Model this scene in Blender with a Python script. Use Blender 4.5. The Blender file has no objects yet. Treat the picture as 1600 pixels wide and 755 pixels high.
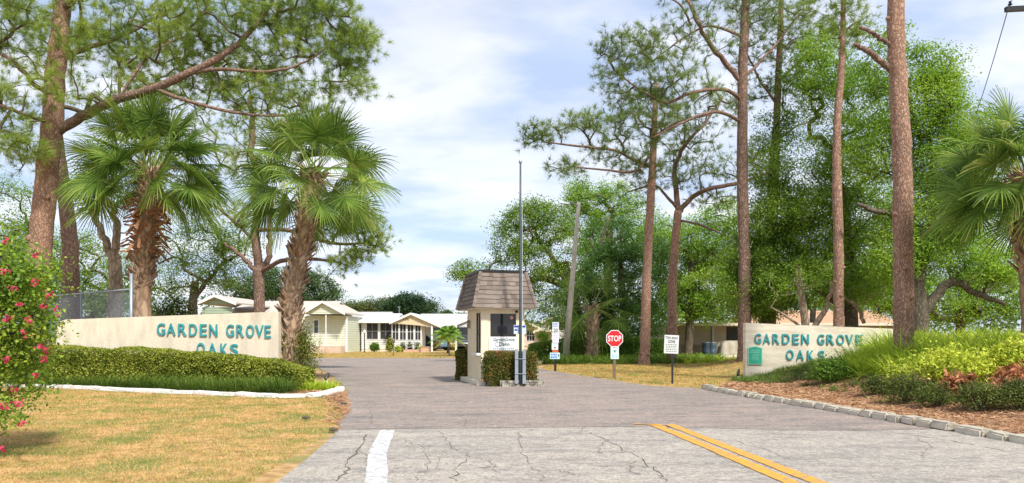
import bpy, bmesh, math, random
import numpy as np
from mathutils import Vector, Matrix
random.seed(7); rng = np.random.default_rng(7)
C = bpy.context.scene
R = math.radians
# ------------------------------------------------------------------ camera
EYE = 1.6; HOR = 522.0; F = 1200.0
cam = bpy.data.cameras.new('camera'); camo = bpy.data.objects.new('camera', cam)
C.collection.objects.link(camo); C.camera = camo
cam.sensor_width = 36; cam.lens = 27; cam.shift_y = (HOR-377.5)/1600
cam.clip_end = 3000; cam.clip_start = 0.1
camo.location = (0, 0, EYE); camo.rotation_euler = (R(90), 0, 0)
# ------------------------------------------------------------------ light
SUN_EL = R(50); SUN_AZ = (0.52, -0.854)      # horizontal direction towards the sun
w = bpy.data.worlds.new('World'); C.world = w; w.use_nodes = True
nt = w.node_tree; nd = nt.nodes; lk = nt.links
bg = nd['Background']
sky = nd.new('ShaderNodeTexSky'); sky.sky_type = 'NISHITA'; sky.sun_disc = False
sky.sun_elevation = SUN_EL; sky.sun_rotation = math.atan2(SUN_AZ[0], SUN_AZ[1])
sky.air_density = 1.0; sky.dust_density = 1.0; sky.ozone_density = 1.5
tc = nd.new('ShaderNodeTexCoord'); sep = nd.new('ShaderNodeSeparateXYZ'); lk.new(tc.outputs['Generated'], sep.inputs[0])
zz = nd.new('ShaderNodeMath'); zz.operation = 'MAXIMUM'; lk.new(sep.outputs['Z'], zz.inputs[0]); zz.inputs[1].default_value = 0.0
za = nd.new('ShaderNodeMath'); za.operation = 'ADD'; lk.new(zz.outputs[0], za.inputs[0]); za.inputs[1].default_value = 0.22
dv = nd.new('ShaderNodeVectorMath'); dv.operation = 'DIVIDE'; lk.new(tc.outputs['Generated'], dv.inputs[0])
cb = nd.new('ShaderNodeCombineXYZ'); [lk.new(za.outputs[0], cb.inputs[i]) for i in range(3)]; lk.new(cb.outputs[0], dv.inputs[1])
mpp = nd.new('ShaderNodeMapping'); lk.new(dv.outputs[0], mpp.inputs[0]); mpp.inputs['Scale'].default_value = (0.85, 1.15, 1.0)
mpp.inputs['Location'].default_value = (3.3, 1.2, 0)
ns = nd.new('ShaderNodeTexNoise'); ns.inputs['Scale'].default_value = 1.5; ns.inputs['Detail'].default_value = 9
ns.inputs['Roughness'].default_value = 0.52; ns.inputs['Distortion'].default_value = 0.5; lk.new(mpp.outputs[0], ns.inputs['Vector'])
cr = nd.new('ShaderNodeValToRGB'); cr.color_ramp.elements[0].position = 0.30; cr.color_ramp.elements[1].position = 0.66
cr.color_ramp.elements[0].color = (0.45, 0.45, 0.45, 1); cr.color_ramp.elements[1].color = (0.97, 0.97, 0.97, 1)
lk.new(ns.outputs['Fac'], cr.inputs[0])
ns2 = nd.new('ShaderNodeTexNoise'); ns2.inputs['Scale'].default_value = 2.6; ns2.inputs['Detail'].default_value = 6; lk.new(mpp.outputs[0], ns2.inputs['Vector'])
cc = nd.new('ShaderNodeValToRGB'); cc.color_ramp.elements[0].position = 0.40; cc.color_ramp.elements[1].position = 0.60
cc.color_ramp.elements[0].color = (4.1, 4.9, 6.7, 1); cc.color_ramp.elements[1].color = (7.1, 7.15, 7.6, 1)
lk.new(ns2.outputs['Fac'], cc.inputs[0])
mixs = nd.new('ShaderNodeMixRGB'); lk.new(cr.outputs[0], mixs.inputs[0]); lk.new(sky.outputs[0], mixs.inputs[1]); lk.new(cc.outputs[0], mixs.inputs[2])
lk.new(mixs.outputs[0], bg.inputs['Color']); bg.inputs['Strength'].default_value = 0.09
sl = bpy.data.lights.new('sun', 'SUN'); sl.energy = 3.0; sl.angle = R(6.0); sl.color = (1.0, 0.95, 0.87)
so = bpy.data.objects.new('sun', sl); C.collection.objects.link(so)
sd = Vector((SUN_AZ[0]*math.cos(SUN_EL), SUN_AZ[1]*math.cos(SUN_EL), math.sin(SUN_EL)))
so.rotation_euler = sd.to_track_quat('Z', 'Y').to_euler(); so.location = (10, -10, 40)
C.view_settings.view_transform = 'Standard'; C.view_settings.look = 'None'
C.view_settings.exposure = 0.9; C.view_settings.gamma = 1
C.cycles.max_bounces = 6; C.cycles.transparent_max_bounces = 8
C.cycles.use_denoising = True

# ------------------------------------------------------------------ helpers
def at(px, py, Y):
    return Vector(((px-800)*Y/F, Y, EYE-(py-HOR)*Y/F))
def sm(t):
    t = np.clip(t, 0, 1); return t*t*(3-2*t)
def gz(x, y):
    return 0.6*sm((x-7.9)/3.2)*sm((y-12.5)/6)*(1-sm((y-33)/9))
def gd(px, py):                      # ground point seen at a pixel of the flat ground
    Y = EYE*F/(py-HOR); return ((px-800)*Y/F, Y)

MATS = {}
def mat(name, col, rough=0.8, col2=None, scale=5, detail=6, bump=0.0, bscale=None, metallic=0, spec=0.3, stretch=(1, 1, 1), p0=0.35, p1=0.65, space='Object', col3=None, scale3=1.0):
    if name in MATS: return MATS[name]
    m = bpy.data.materials.new(name); m.use_nodes = True; n = m.node_tree.nodes; l = m.node_tree.links
    b = n['Principled BSDF']; b.inputs['Roughness'].default_value = rough; b.inputs['Metallic'].default_value = metallic
    b.inputs['Specular IOR Level'].default_value = spec
    t = n.new('ShaderNodeTexCoord'); mp = n.new('ShaderNodeMapping'); l.new(t.outputs[space], mp.inputs[0]); mp.inputs['Scale'].default_value = stretch
    if col2 is None: col2 = tuple(c*0.82 for c in col)
    nz = n.new('ShaderNodeTexNoise'); nz.inputs['Scale'].default_value = scale; nz.inputs['Detail'].default_value = detail; nz.inputs['Roughness'].default_value = .6
    l.new(mp.outputs[0], nz.inputs['Vector'])
    r = n.new('ShaderNodeValToRGB'); r.color_ramp.elements[0].position = p0; r.color_ramp.elements[1].position = p1
    r.color_ramp.elements[0].color = (*col, 1); r.color_ramp.elements[1].color = (*col2, 1)
    l.new(nz.outputs['Fac'], r.inputs[0]); last = r.outputs[0]
    if col3 is not None:
        n3 = n.new('ShaderNodeTexNoise'); n3.inputs['Scale'].default_value = scale3; n3.inputs['Detail'].default_value = 5; l.new(mp.outputs[0], n3.inputs['Vector'])
        r3 = n.new('ShaderNodeValToRGB'); r3.color_ramp.elements[0].position = .47; r3.color_ramp.elements[1].position = .62
        l.new(n3.outputs['Fac'], r3.inputs[0])
        mx = n.new('ShaderNodeMixRGB'); l.new(r3.outputs[0], mx.inputs[0]); l.new(last, mx.inputs[1]); mx.inputs[2].default_value = (*col3, 1); last = mx.outputs[0]
    l.new(last, b.inputs['Base Color'])
    if bump:
        nb = n.new('ShaderNodeTexNoise'); nb.inputs['Scale'].default_value = bscale or scale*3; nb.inputs['Detail'].default_value = 6; l.new(mp.outputs[0], nb.inputs['Vector'])
        bp = n.new('ShaderNodeBump'); bp.inputs['Strength'].default_value = bump; bp.inputs['Distance'].default_value = 0.03
        l.new(nb.outputs['Fac'], bp.inputs['Height']); l.new(bp.outputs[0], b.inputs['Normal'])
    MATS[name] = m; return m

def leafmat(name, cols, trans=0.35, rough=0.5, pos=None, nscale=0.5, spec=0.25):
    """foliage: colour varies leaf by leaf (Random Per Island) and clump by clump (noise)"""
    if name in MATS: return MATS[name]
    m = bpy.data.materials.new(name); m.use_nodes = True; n = m.node_tree.nodes; l = m.node_tree.links
    b = n['Principled BSDF']; b.inputs['Roughness'].default_value = rough; b.inputs['Specular IOR Level'].default_value = spec
    g = n.new('ShaderNodeNewGeometry'); t = n.new('ShaderNodeTexCoord')
    nz = n.new('ShaderNodeTexNoise'); nz.inputs['Scale'].default_value = nscale; nz.inputs['Detail'].default_value = 3; l.new(t.outputs['Object'], nz.inputs['Vector'])
    a = n.new('ShaderNodeMath'); a.operation = 'MULTIPLY'; l.new(g.outputs['Random Per Island'], a.inputs[0]); a.inputs[1].default_value = 0.55
    s = n.new('ShaderNodeMath'); s.operation = 'MULTIPLY_ADD'; l.new(nz.outputs['Fac'], s.inputs[0]); s.inputs[1].default_value = 1.3; s.inputs[2].default_value = -0.43
    ad = n.new('ShaderNodeMath'); ad.operation = 'ADD'; l.new(a.outputs[0], ad.inputs[0]); l.new(s.outputs[0], ad.inputs[1])
    r = n.new('ShaderNodeValToRGB'); e = r.color_ramp.elements
    k = len(cols)
    e[0].position = 0; e[0].color = (*cols[0], 1); e[1].position = 1; e[1].color = (*cols[-1], 1)
    for i in range(1, k-1):
        q = e.new((pos[i] if pos else i/(k-1))); q.color = (*cols[i], 1)
    l.new(ad.outputs[0], r.inputs[0]); l.new(r.outputs[0], b.inputs['Base Color'])
    tr = n.new('ShaderNodeBsdfTranslucent'); l.new(r.outputs[0], tr.inputs['Color'])
    mx = n.new('ShaderNodeMixShader'); mx.inputs[0].default_value = trans
    l.new(b.outputs[0], mx.inputs[1]); l.new(tr.outputs[0], mx.inputs[2]); l.new(mx.outputs[0], n['Material Output'].inputs['Surface'])
    MATS[name] = m; return m

def barkmat(name, c_plate, c_plate2, c_crev, vs=9, stretch=(1, 1, 0.35), bump=0.7, lichen=None):
    if name in MATS: return MATS[name]
    m = bpy.data.materials.new(name); m.use_nodes = True; n = m.node_tree.nodes; l = m.node_tree.links
    b = n['Principled BSDF']; b.inputs['Roughness'].default_value = 0.9; b.inputs['Specular IOR Level'].default_value = 0.15
    t = n.new('ShaderNodeTexCoord'); mp = n.new('ShaderNodeMapping'); l.new(t.outputs['Object'], mp.inputs[0]); mp.inputs['Scale'].default_value = stretch
    nz0 = n.new('ShaderNodeTexNoise'); nz0.inputs['Scale'].default_value = vs*.6; nz0.inputs['Detail'].default_value = 4; l.new(mp.outputs[0], nz0.inputs['Vector'])
    av = n.new('ShaderNodeMixRGB'); av.inputs[0].default_value = 0.16; l.new(mp.outputs[0], av.inputs[1]); l.new(nz0.outputs['Color'], av.inputs[2])
    v = n.new('ShaderNodeTexVoronoi'); v.feature = 'DISTANCE_TO_EDGE'; v.inputs['Scale'].default_value = vs; l.new(av.outputs[0], v.inputs['Vector'])
    vc = n.new('ShaderNodeTexVoronoi'); vc.inputs['Scale'].default_value = vs; l.new(av.outputs[0], vc.inputs['Vector'])
    mc = n.new('ShaderNodeMixRGB'); sx = n.new('ShaderNodeSeparateColor'); l.new(vc.outputs['Color'], sx.inputs[0]); l.new(sx.outputs[0], mc.inputs[0])
    mc.inputs[1].default_value = (*c_plate, 1); mc.inputs[2].default_value = (*c_plate2, 1)
    last = mc.outputs[0]
    if lichen:
        n3 = n.new('ShaderNodeTexNoise'); n3.inputs['Scale'].default_value = vs*1.3; n3.inputs['Detail'].default_value = 5; l.new(t.outputs['Object'], n3.inputs['Vector'])
        r3 = n.new('ShaderNodeValToRGB'); r3.color_ramp.elements[0].position = .56; r3.color_ramp.elements[1].position = .66; l.new(n3.outputs['Fac'], r3.inputs[0])
        ml = n.new('ShaderNodeMixRGB'); l.new(r3.outputs[0], ml.inputs[0]); l.new(last, ml.inputs[1]); ml.inputs[2].default_value = (*lichen, 1); last = ml.outputs[0]
    rp = n.new('ShaderNodeValToRGB'); rp.color_ramp.elements[0].position = 0.0; rp.color_ramp.elements[1].position = 0.22; rp.color_ramp.elements[0].color = (.15, .15, .15, 1); l.new(v.outputs['Distance'], rp.inputs[0])
    m2 = n.new('ShaderNodeMixRGB'); l.new(rp.outputs[0], m2.inputs[0]); m2.inputs[1].default_value = (*c_crev, 1); l.new(last, m2.inputs[2])
    l.new(m2.outputs[0], b.inputs['Base Color'])
    bp = n.new('ShaderNodeBump'); bp.inputs['Strength'].default_value = bump; bp.inputs['Distance'].default_value = 0.03
    nf = n.new('ShaderNodeTexNoise'); nf.inputs['Scale'].default_value = vs*5; nf.inputs['Detail'].default_value = 5; l.new(mp.outputs[0], nf.inputs['Vector'])
    am = n.new('ShaderNodeMath'); am.operation = 'MULTIPLY_ADD'; l.new(nf.outputs['Fac'], am.inputs[0]); am.inputs[1].default_value = 0.35; l.new(rp.outputs[0], am.inputs[2])
    l.new(am.outputs[0], bp.inputs['Height']); l.new(bp.outputs[0], b.inputs['Normal'])
    MATS[name] = m; return m

def tag(o, label=None, cat=None, group=None, kind=None):
    if label: o['label'] = label
    if cat: o['category'] = cat
    if group: o['group'] = group
    if kind: o['kind'] = kind
    return o
def empty(name, loc, label, cat, group=None, rz=0):
    o = bpy.data.objects.new(name, None); C.collection.objects.link(o); o.location = loc; o.rotation_euler = (0, 0, rz)
    o.empty_display_size = .2
    return tag(o, label, cat, group)
def link(name, me, m, parent=None, world=True):
    """world=True: mesh coordinates are world coordinates even under a parent"""
    o = bpy.data.objects.new(name, me); C.collection.objects.link(o)
    if m is not None and not me.materials: me.materials.append(m)
    if parent is not None:
        o.parent = parent
        if world:
            o.matrix_parent_inverse = (Matrix.Translation(parent.location) @ parent.rotation_euler.to_matrix().to_4x4()).inverted()
    return o
class MB:
    def __init__(s): s.v = []; s.f = []
    def quad(s, *p):
        i = len(s.v); s.v += [tuple(q) for q in p]; s.f.append(tuple(range(i, i+len(p)))); return s
    def box(s, x0, x1, y0, y1, z0, z1, T=None, taper=0):
        p = [(x0, y0, z0), (x1, y0, z0), (x1, y1, z0), (x0, y1, z0), (x0+taper, y0+taper, z1), (x1-taper, y0+taper, z1), (x1-taper, y1-taper, z1), (x0+taper, y1-taper, z1)]
        if T is not None: p = [tuple(T @ Vector(q)) for q in p]
        i = len(s.v); s.v += p
        s.f += [tuple(i+k for k in q) for q in ((0, 3, 2, 1), (4, 5, 6, 7), (0, 1, 5, 4), (1, 2, 6, 5), (2, 3, 7, 6), (3, 0, 4, 7))]
        return s
    def prism(s, poly, axis, a, b):
        """extrude a 2-D polygon (list of pairs) along axis 'x','y' or 'z' from a to b"""
        def P(u, v, t): return {'y': (u, t, v), 'x': (t, u, v), 'z': (u, v, t)}[axis]
        i = len(s.v); n = len(poly)
        s.v += [P(u, v, a) for u, v in poly]+[P(u, v, b) for u, v in poly]
        s.f.append(tuple(i+k for k in range(n))); s.f.append(tuple(i+n+k for k in reversed(range(n))))
        for k in range(n): s.f.append((i+k, i+n+k, i+n+(k+1) % n, i+(k+1) % n))
        return s
    def tube(s, pts, rad, n=8, cap=True, wob=0.0):
        pts = [Vector(p) for p in pts]
        if not hasattr(rad, '__len__'): rad = [rad]*len(pts)
        i0 = len(s.v); prev = None
        for k, p in enumerate(pts):
            d = (pts[min(k+1, len(pts)-1)]-pts[max(k-1, 0)])
            d = d.normalized() if d.length > 1e-9 else Vector((0, 0, 1))
            if prev is None:
                a = Vector((1, 0, 0)) if abs(d.x) < .8 else Vector((0, 1, 0)); u = d.cross(a).normalized()
            else:
                u = (prev-d*prev.dot(d)); u = u.normalized() if u.length > 1e-6 else d.orthogonal().normalized()
            prev = u; v = d.cross(u)
            for j in range(n):
                a = 2*math.pi*j/n; r = rad[k]*(1+(random.uniform(-wob, wob) if wob else 0))
                s.v.append(tuple(p+u*(math.cos(a)*r)+v*(math.sin(a)*r)))
        for k in range(len(pts)-1):
            for j in range(n):
                s.f.append((i0+k*n+j, i0+k*n+(j+1) % n, i0+(k+1)*n+(j+1) % n, i0+(k+1)*n+j))
        if cap:
            s.f.append(tuple(i0+j for j in reversed(range(n)))); e = i0+(len(pts)-1)*n; s.f.append(tuple(e+j for j in range(n)))
        return s
    def lathe(s, prof, c=(0, 0, 0), n=14):
        i0 = len(s.v)
        for r, z in prof:
            for j in range(n):
                a = 2*math.pi*j/n; s.v.append((c[0]+r*math.cos(a), c[1]+r*math.sin(a), c[2]+z))
        for k in range(len(prof)-1):
            for j in range(n): s.f.append((i0+k*n+j, i0+k*n+(j+1) % n, i0+(k+1)*n+(j+1) % n, i0+(k+1)*n+j))
        return s
    def mesh(s, name):
        me = bpy.data.meshes.new(name); me.from_pydata(s.v, [], s.f); me.validate(); return me
    def build(s, name, m, parent=None, smooth=False, bevel=0, world=True):
        me = s.mesh(name)
        if bevel:
            bm = bmesh.new(); bm.from_mesh(me); bmesh.ops.remove_doubles(bm, verts=bm.verts, dist=1e-5)
            bmesh.ops.recalc_face_normals(bm, faces=bm.faces)
            bmesh.ops.bevel(bm, geom=list(bm.edges), offset=bevel, segments=2, affect='EDGES', profile=.6); bm.to_mesh(me); bm.free()
        if smooth:
            me.polygons.foreach_set('use_smooth', [True]*len(me.polygons))
        return link(name, me, m, parent, world)
def npmesh(name, verts, faces):
    verts = np.asarray(verts, np.float32).reshape(-1, 3); faces = np.asarray(faces, np.int32); k = faces.shape[1]
    me = bpy.data.meshes.new(name); me.vertices.add(len(verts)); me.vertices.foreach_set('co', verts.ravel())
    me.loops.add(faces.size); me.loops.foreach_set('vertex_index', faces.ravel())
    me.polygons.add(len(faces)); me.polygons.foreach_set('loop_start', np.arange(0, faces.size, k, dtype=np.int32))
    me.polygons.foreach_set('loop_total', np.full(len(faces), k, np.int32)); me.update(calc_edges=True); return me
def unit(a): return a/np.maximum(np.linalg.norm(a, axis=-1, keepdims=True), 1e-9)
def leaf_quads(pos, size, up=0.5, aspect=0.55, droop=None):
    """rhombic, slightly folded leaves at pos (N,3)"""
    N = len(pos); nrm = unit(rng.normal(size=(N, 3))+np.array([0, 0, up])*2)
    a = unit(np.cross(nrm, rng.normal(size=(N, 3)))); b = np.cross(nrm, a)
    s = (size*rng.uniform(.6, 1.35, N))[:, None] if np.isscalar(size) else size[:, None]
    p0 = pos-a*s*.5; p2 = pos+a*s*.5-nrm*s*.08; p1 = pos+b*s*aspect*.5+nrm*s*.1; p3 = pos-b*s*aspect*.5+nrm*s*.1
    V = np.stack([p0, p1, p2, p3], 1).reshape(-1, 3); Fc = np.arange(4*N).reshape(N, 4); return V, Fc
def needles(pos, dirs, n, L, wd, spread=1.0, droop=0.0):
    K = len(pos); P = np.repeat(pos, n, 0); D = np.repeat(dirs, n, 0)
    d = unit(D*0.75+rng.normal(size=P.shape)*0.62*spread); ln = (L*rng.uniform(.6, 1.1, len(P)))[:, None]
    st = P+d*0.02-D*rng.uniform(0, L*.4, (len(P), 1))
    s = unit(np.cross(d, rng.normal(size=P.shape)))*wd
    V = np.stack([st-s, st+s, st+d*ln-np.array([0, 0, 1])*ln*droop], 1).reshape(-1, 3)
    return V, np.arange(3*len(P)).reshape(-1, 3)

# ------------------------------------------------------------------ tree growing
def grow(init, targets, rtip=0.012, lift=0.12, jit=0.12, step=0.45, power=0.46):
    """init: list of polylines (points, radii); returns list of twig polylines and tip directions"""
    P = []; par = []; Rr = []
    for pts, rad in init:
        pts = [Vector(p) for p in pts]
        for k in range(len(pts)-1):
            n = max(1, int((pts[k+1]-pts[k]).length/0.35))
            for j in range(n):
                P.append(pts[k].lerp(pts[k+1], j/n)); par.append(-1)
        P.append(pts[-1]); par.append(-1)
    n0 = len(P); A = np.zeros((n0+len(targets)*14, 3)); A[:n0] = [tuple(p) for p in P]; n = n0
    d0 = np.array([np.min(np.linalg.norm(A[:n0]-t, axis=1)) for t in targets]); order = np.argsort(d0)
    chains = []; comp = {}; nc = 0
    tips = np.zeros((len(targets), 3)); 
    for ti in order:
        t = targets[ti]; dd = A[:n]-t; dist = np.linalg.norm(dd, axis=1)
        cost = dist+0.35*np.maximum(dd[:, 2], 0)
        k = int(np.argmin(cost)); s = A[k].copy(); ln = dist[k]
        m = max(2, min(12, int(math.ceil(ln/step))+1))
        ctrl = (s+t)/2+rng.normal(size=3)*jit*ln+np.array([0, 0, lift*ln])
        u = np.linspace(0, 1, m+1)[:, None]
        pts = (1-u)**2*s+2*u*(1-u)*ctrl+u*u*t
        ids = [k]
        if k < n0: c_ = nc; nc += 1
        else: c_ = comp[k]
        for q in pts[1:]:
            if n >= len(A): break
            A[n] = q; par.append(ids[-1]); comp[n] = c_; ids.append(n); n += 1
        chains.append((ids, pts, c_)); tips[ti] = pts[-1]-pts[-2]
    load = np.zeros(n)
    for ids, _, _ in chains: load[ids[-1]] += 1
    for i in range(n-1, n0-1, -1):
        if par[i] >= n0: load[par[i]] += load[i]
    rad = rtip*np.maximum(load, 1)**power
    out = [(pts, [rad[ids[1]] if j == 0 else rad[i] for j, i in enumerate(ids)], c_) for ids, pts, c_ in chains]
    return out, unit(tips)
def ell(lst, Y, dr=None, shell=0.35, ys=1.0):
    """clump centres inside ellipsoids given as (x, y, rx, ry, n[, depth shift]) seen at depth Y"""
    out = []
    for e in lst:
        cx, cy, rx, ry, n = e[:5]; y0 = Y+(e[5] if len(e) > 5 else 0)
        c = np.array(at(cx, cy, y0)); a = rx*y0/F; b = ry*y0/F; dd = dr if dr else (a+b)/2*.85
        u = unit(rng.normal(size=(n, 3))); r = rng.uniform(shell, 1, n)**(0.5)
        out.append(c+u*r[:, None]*np.array([a, dd, b]))
    return np.concatenate(out)
def poly_at(pts, Y):
    return [at(p[0], p[1], Y+(p[2] if len(p) > 2 else 0)) for p in pts]
def smooth_line(pts, rad, k=5, wig=0.0):
    P = [Vector(p) for p in pts]; out = []; ro = []
    for i in range(len(P)-1):
        a = P[max(i-1, 0)]; b = P[i]; c = P[i+1]; d = P[min(i+2, len(P)-1)]
        for j in range(k):
            t = j/k
            q = 0.5*((2*b)+(-a+c)*t+(2*a-5*b+4*c-d)*t*t+(-a+3*b-3*c+d)*t**3)
            if wig and (i or j): q = q+Vector((random.gauss(0, wig), random.gauss(0, wig), 0))
            out.append(q); ro.append(rad[i]*(1-t)+rad[i+1]*t)
    out.append(P[-1]); ro.append(rad[-1]); return out, ro
def tree(name, label, cat, Y, trunk, limbs, crown, kind, bark, leafm, group=None, base=None, leafn=55, leafr=0.45, leafs=0.17, rtip=0.012, nd_n=30, nd_L=0.27, nd_w=0.007, flare=1.25, tufts=3, shell=.35, dr=None, lift=.12, targets=None, knots=0):
    """trunk: [(px,py,radius_m[,dy])...] from the ground up; limbs the same; crown: ellipses"""
    tp = [at(p[0], p[1], Y+(p[3] if len(p) > 3 else 0)) for p in trunk]; tr = [p[2] for p in trunk]
    b = tp[0].copy(); b.z = float(gz(b.x, b.y)) if base is None else base
    tp = [Vector((b.x, b.y, b.z-.15))]+[p for p in tp if p.z > b.z+.25]; tr = [tr[0]*flare]+tr[-(len(tp)-1):]
    if len(tp) > 1 and tp[1].z-b.z > .9:
        tp.insert(1, tp[0].lerp(tp[1], min(.5, .55/(tp[1].z-b.z)))); tr.insert(1, tr[1]*1.04)
    e = empty(name, b, label, cat, group)
    L, Rr = smooth_line(tp, tr, 6, wig=tr[-1]*0.08)
    mb = MB(); mb.tube(L, Rr, 16, wob=.035)
    for _ in range(knots):
        k = random.randrange(3, len(L)-2); q = L[k]; a = random.uniform(math.pi, 2*math.pi); dn = Vector((math.cos(a), math.sin(a), .25)).normalized(); r = Rr[k]
        mb.tube([q+dn*r*.75, q+dn*r*1.12, q+dn*(r*1.12+.05)], [r*.42, r*.3, r*.16], 7)
    mb.build('trunk', bark, e, smooth=True)
    init = [(L[len(L)//3:], Rr[len(L)//3:])]
    for lb in limbs:
        lp = [at(p[0], p[1], Y+(p[3] if len(p) > 3 else 0)) for p in lb]; lr = [p[2] for p in lb]
        l2, r2 = smooth_line(lp, lr, 5, wig=lr[-1]*.6); init.append((l2[1:], r2[1:]))
        MB().tube(l2, r2, 9, wob=.05).build('limb', m_pinebark2 if kind == 'needle' else bark, e, smooth=True)
    if targets is None: targets = ell(crown, Y, dr=dr, shell=shell)
    if len(targets) == 0: return e
    tw, td = grow(init, targets, rtip=rtip, lift=lift)
    cm = {}
    for pts, rr, c_ in tw: cm.setdefault(c_, []).append((pts, rr))
    rest = MB()
    for i_, (c_, ch) in enumerate(sorted(cm.items(), key=lambda q: -len(q[1]))):
        if i_ < 40 and len(ch) > 1:
            mt = MB(); [mt.tube(pts, rr, 5, cap=False) for pts, rr in ch]; mt.build('branch', m_twig if kind == 'needle' else bark, e, smooth=True)
        else: [rest.tube(pts, rr, 5, cap=False) for pts, rr in ch]
    if rest.v: tag(rest.build('twigs', m_twig if kind == 'needle' else bark, e, smooth=True), kind='stuff')
    if kind == 'needle':
        pos = []; dirs = []
        for i, t in enumerate(targets):
            pos.append(t); dirs.append(td[i])
            for _ in range(tufts):
                o = rng.normal(size=3)*np.array([.3, .3, .17]); pos.append(t+o); dirs.append(unit((o+np.array([0, 0, .22])+td[i]*.35)))
        V, Fc = needles(np.array(pos), np.array(dirs), nd_n, nd_L, nd_w)
    else:
        leafn = int(leafn*2.5)
        off = rng.normal(size=(len(targets), leafn, 3)); off /= np.maximum(1, np.linalg.norm(off, axis=-1, keepdims=True)/2.0); off = off*leafr*np.array([.62, .62, .42]); cs = rng.uniform(.6, 1.35, (len(targets), 1, 1))
        pos = (targets[:, None, :]+off*cs).reshape(-1, 3); V, Fc = leaf_quads(pos, leafs*.66, up=.55)
        V[:, 2] = np.maximum(V[:, 2], gz(V[:, 0], V[:, 1])+.03)
    link('crown', npmesh('crown', V, Fc), leafm, e)
    return e

# ------------------------------------------------------------------ materials
def roadmat(name, base, dark, pink, cracks):
    m = bpy.data.materials.new(name); m.use_nodes = True; n = m.node_tree.nodes; l = m.node_tree.links; b = n['Principled BSDF']
    b.inputs['Roughness'].default_value = .9; b.inputs['Specular IOR Level'].default_value = .25
    t = n.new('ShaderNodeTexCoord')
    def noise(s, d=6, st=(1, 1, 1), rough=.6):
        mp = n.new('ShaderNodeMapping'); l.new(t.outputs['Object'], mp.inputs[0]); mp.inputs['Scale'].default_value = st
        q = n.new('ShaderNodeTexNoise'); q.inputs['Scale'].default_value = s; q.inputs['Detail'].default_value = d; q.inputs['Roughness'].default_value = rough; l.new(mp.outputs[0], q.inputs['Vector']); return q.outputs['Fac']
    def ramp(f, a, bb, c0=(0, 0, 0), c1=(1, 1, 1)):
        r = n.new('ShaderNodeValToRGB'); r.color_ramp.elements[0].position = a; r.color_ramp.elements[1].position = bb
        r.color_ramp.elements[0].color = (*c0, 1); r.color_ramp.elements[1].color = (*c1, 1); l.new(f, r.inputs[0]); return r.outputs[0]
    def mix(f, a, c, mode='MIX'):
        q = n.new('ShaderNodeMixRGB'); q.blend_type = mode
        for i, x in ((0, f), (1, a), (2, c)):
            if isinstance(x, tuple): q.inputs[i].default_value = (*x, 1)
            elif isinstance(x, float): q.inputs[i].default_value = x
            else: l.new(x, q.inputs[i])
        return q.outputs[0]
    big = ramp(noise(.35, 5, (1, 2.2, 1)), .36, .66)
    col = mix(big, base, pink); col = mix(ramp(noise(.8, 7, (1, 2.6, 1)), .48, .70), col, dark); col = mix(ramp(noise(2.3, 8, (1, 1.5, 1), .75), .56, .70), col, tuple(c*.62 for c in dark)); col = mix(ramp(noise(1.7, 8, (1.4, 1, 1), .7), .60, .72), col, tuple(min(1, c*1.35) for c in pink))
    col = mix(0.9, col, ramp(noise(34, 4, rough=.85), .36, .66, (.50, .50, .51), (1.5, 1.48, 1.45)), 'MULTIPLY'); col = mix(0.7, col, ramp(noise(9, 5, rough=.7), .36, .66, (.72, .72, .73), (1.25, 1.24, 1.22)), 'MULTIPLY')
    v = n.new('ShaderNodeTexVoronoi'); v.inputs['Scale'].default_value = 85; l.new(t.outputs['Object'], v.inputs['Vector'])
    sp = ramp(v.outputs['Distance'], .1, .24, (1, 1, 1), (0, 0, 0)); spn = mix(sp, col, mix(.35, col, (.6, .58, .55))); col = spn
    if cracks:
        wv = n.new('ShaderNodeTexNoise'); wv.inputs['Scale'].default_value = 1.4; wv.inputs['Detail'].default_value = 6; l.new(t.outputs['Object'], wv.inputs['Vector'])
        av = mix(.22, t.outputs['Object'], wv.outputs['Color'])
        vv = n.new('ShaderNodeTexVoronoi'); vv.feature = 'DISTANCE_TO_EDGE'; vv.inputs['Scale'].default_value = cracks; l.new(av, vv.inputs['Vector'])
        ck = ramp(vv.outputs['Distance'], .0015, .006, (1, 1, 1), (0, 0, 0)); gate = ramp(noise(.5, 2), .5, .56)
        col = mix(mix(1.0, ck, gate, 'MULTIPLY'), col, (.07, .06, .05))
    l.new(col, b.inputs['Base Color'])
    bp = n.new('ShaderNodeBump'); bp.inputs['Strength'].default_value = .5; bp.inputs['Distance'].default_value = .012; l.new(noise(70, 4), bp.inputs['Height']); l.new(bp.outputs[0], b.inputs['Normal'])
    MATS[name] = m; return m
m_road = roadmat('worn_asphalt', (.255, .22, .195), (.175, .16, .15), (.33, .265, .225), 0)
m_main = roadmat('grey_asphalt', (.34, .315, .275), (.24, .225, .205), (.39, .35, .30), 0)
m_ground = mat('dry_lawn', (.34, .20, .08), .95, (.58, .37, .16), scale=5, detail=9, bump=.8, bscale=60, col3=(.20, .22, .06), scale3=.9, p0=.38, p1=.60)
m_mulch = mat('pine_straw', (.36, .22, .13), .95, (.20, .12, .075), scale=22, detail=8, bump=1.0, bscale=55, p0=.38, p1=.62, col3=(.50, .27, .13), scale3=3.0)
m_blade = leafmat('dry_grass_blades', [(.15, .22, .035), (.33, .33, .07), (.60, .39, .13), (.76, .50, .22), (.84, .62, .34)], trans=.3, rough=.8, nscale=1.6, pos=[0, .38, .52, .76, 1])
m_pinebark = barkmat('pine_bark', (.36, .205, .14), (.50, .30, .205), (.17, .105, .075), vs=17, stretch=(1, 1, .42), bump=.6, lichen=(.52, .44, .38))
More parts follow.
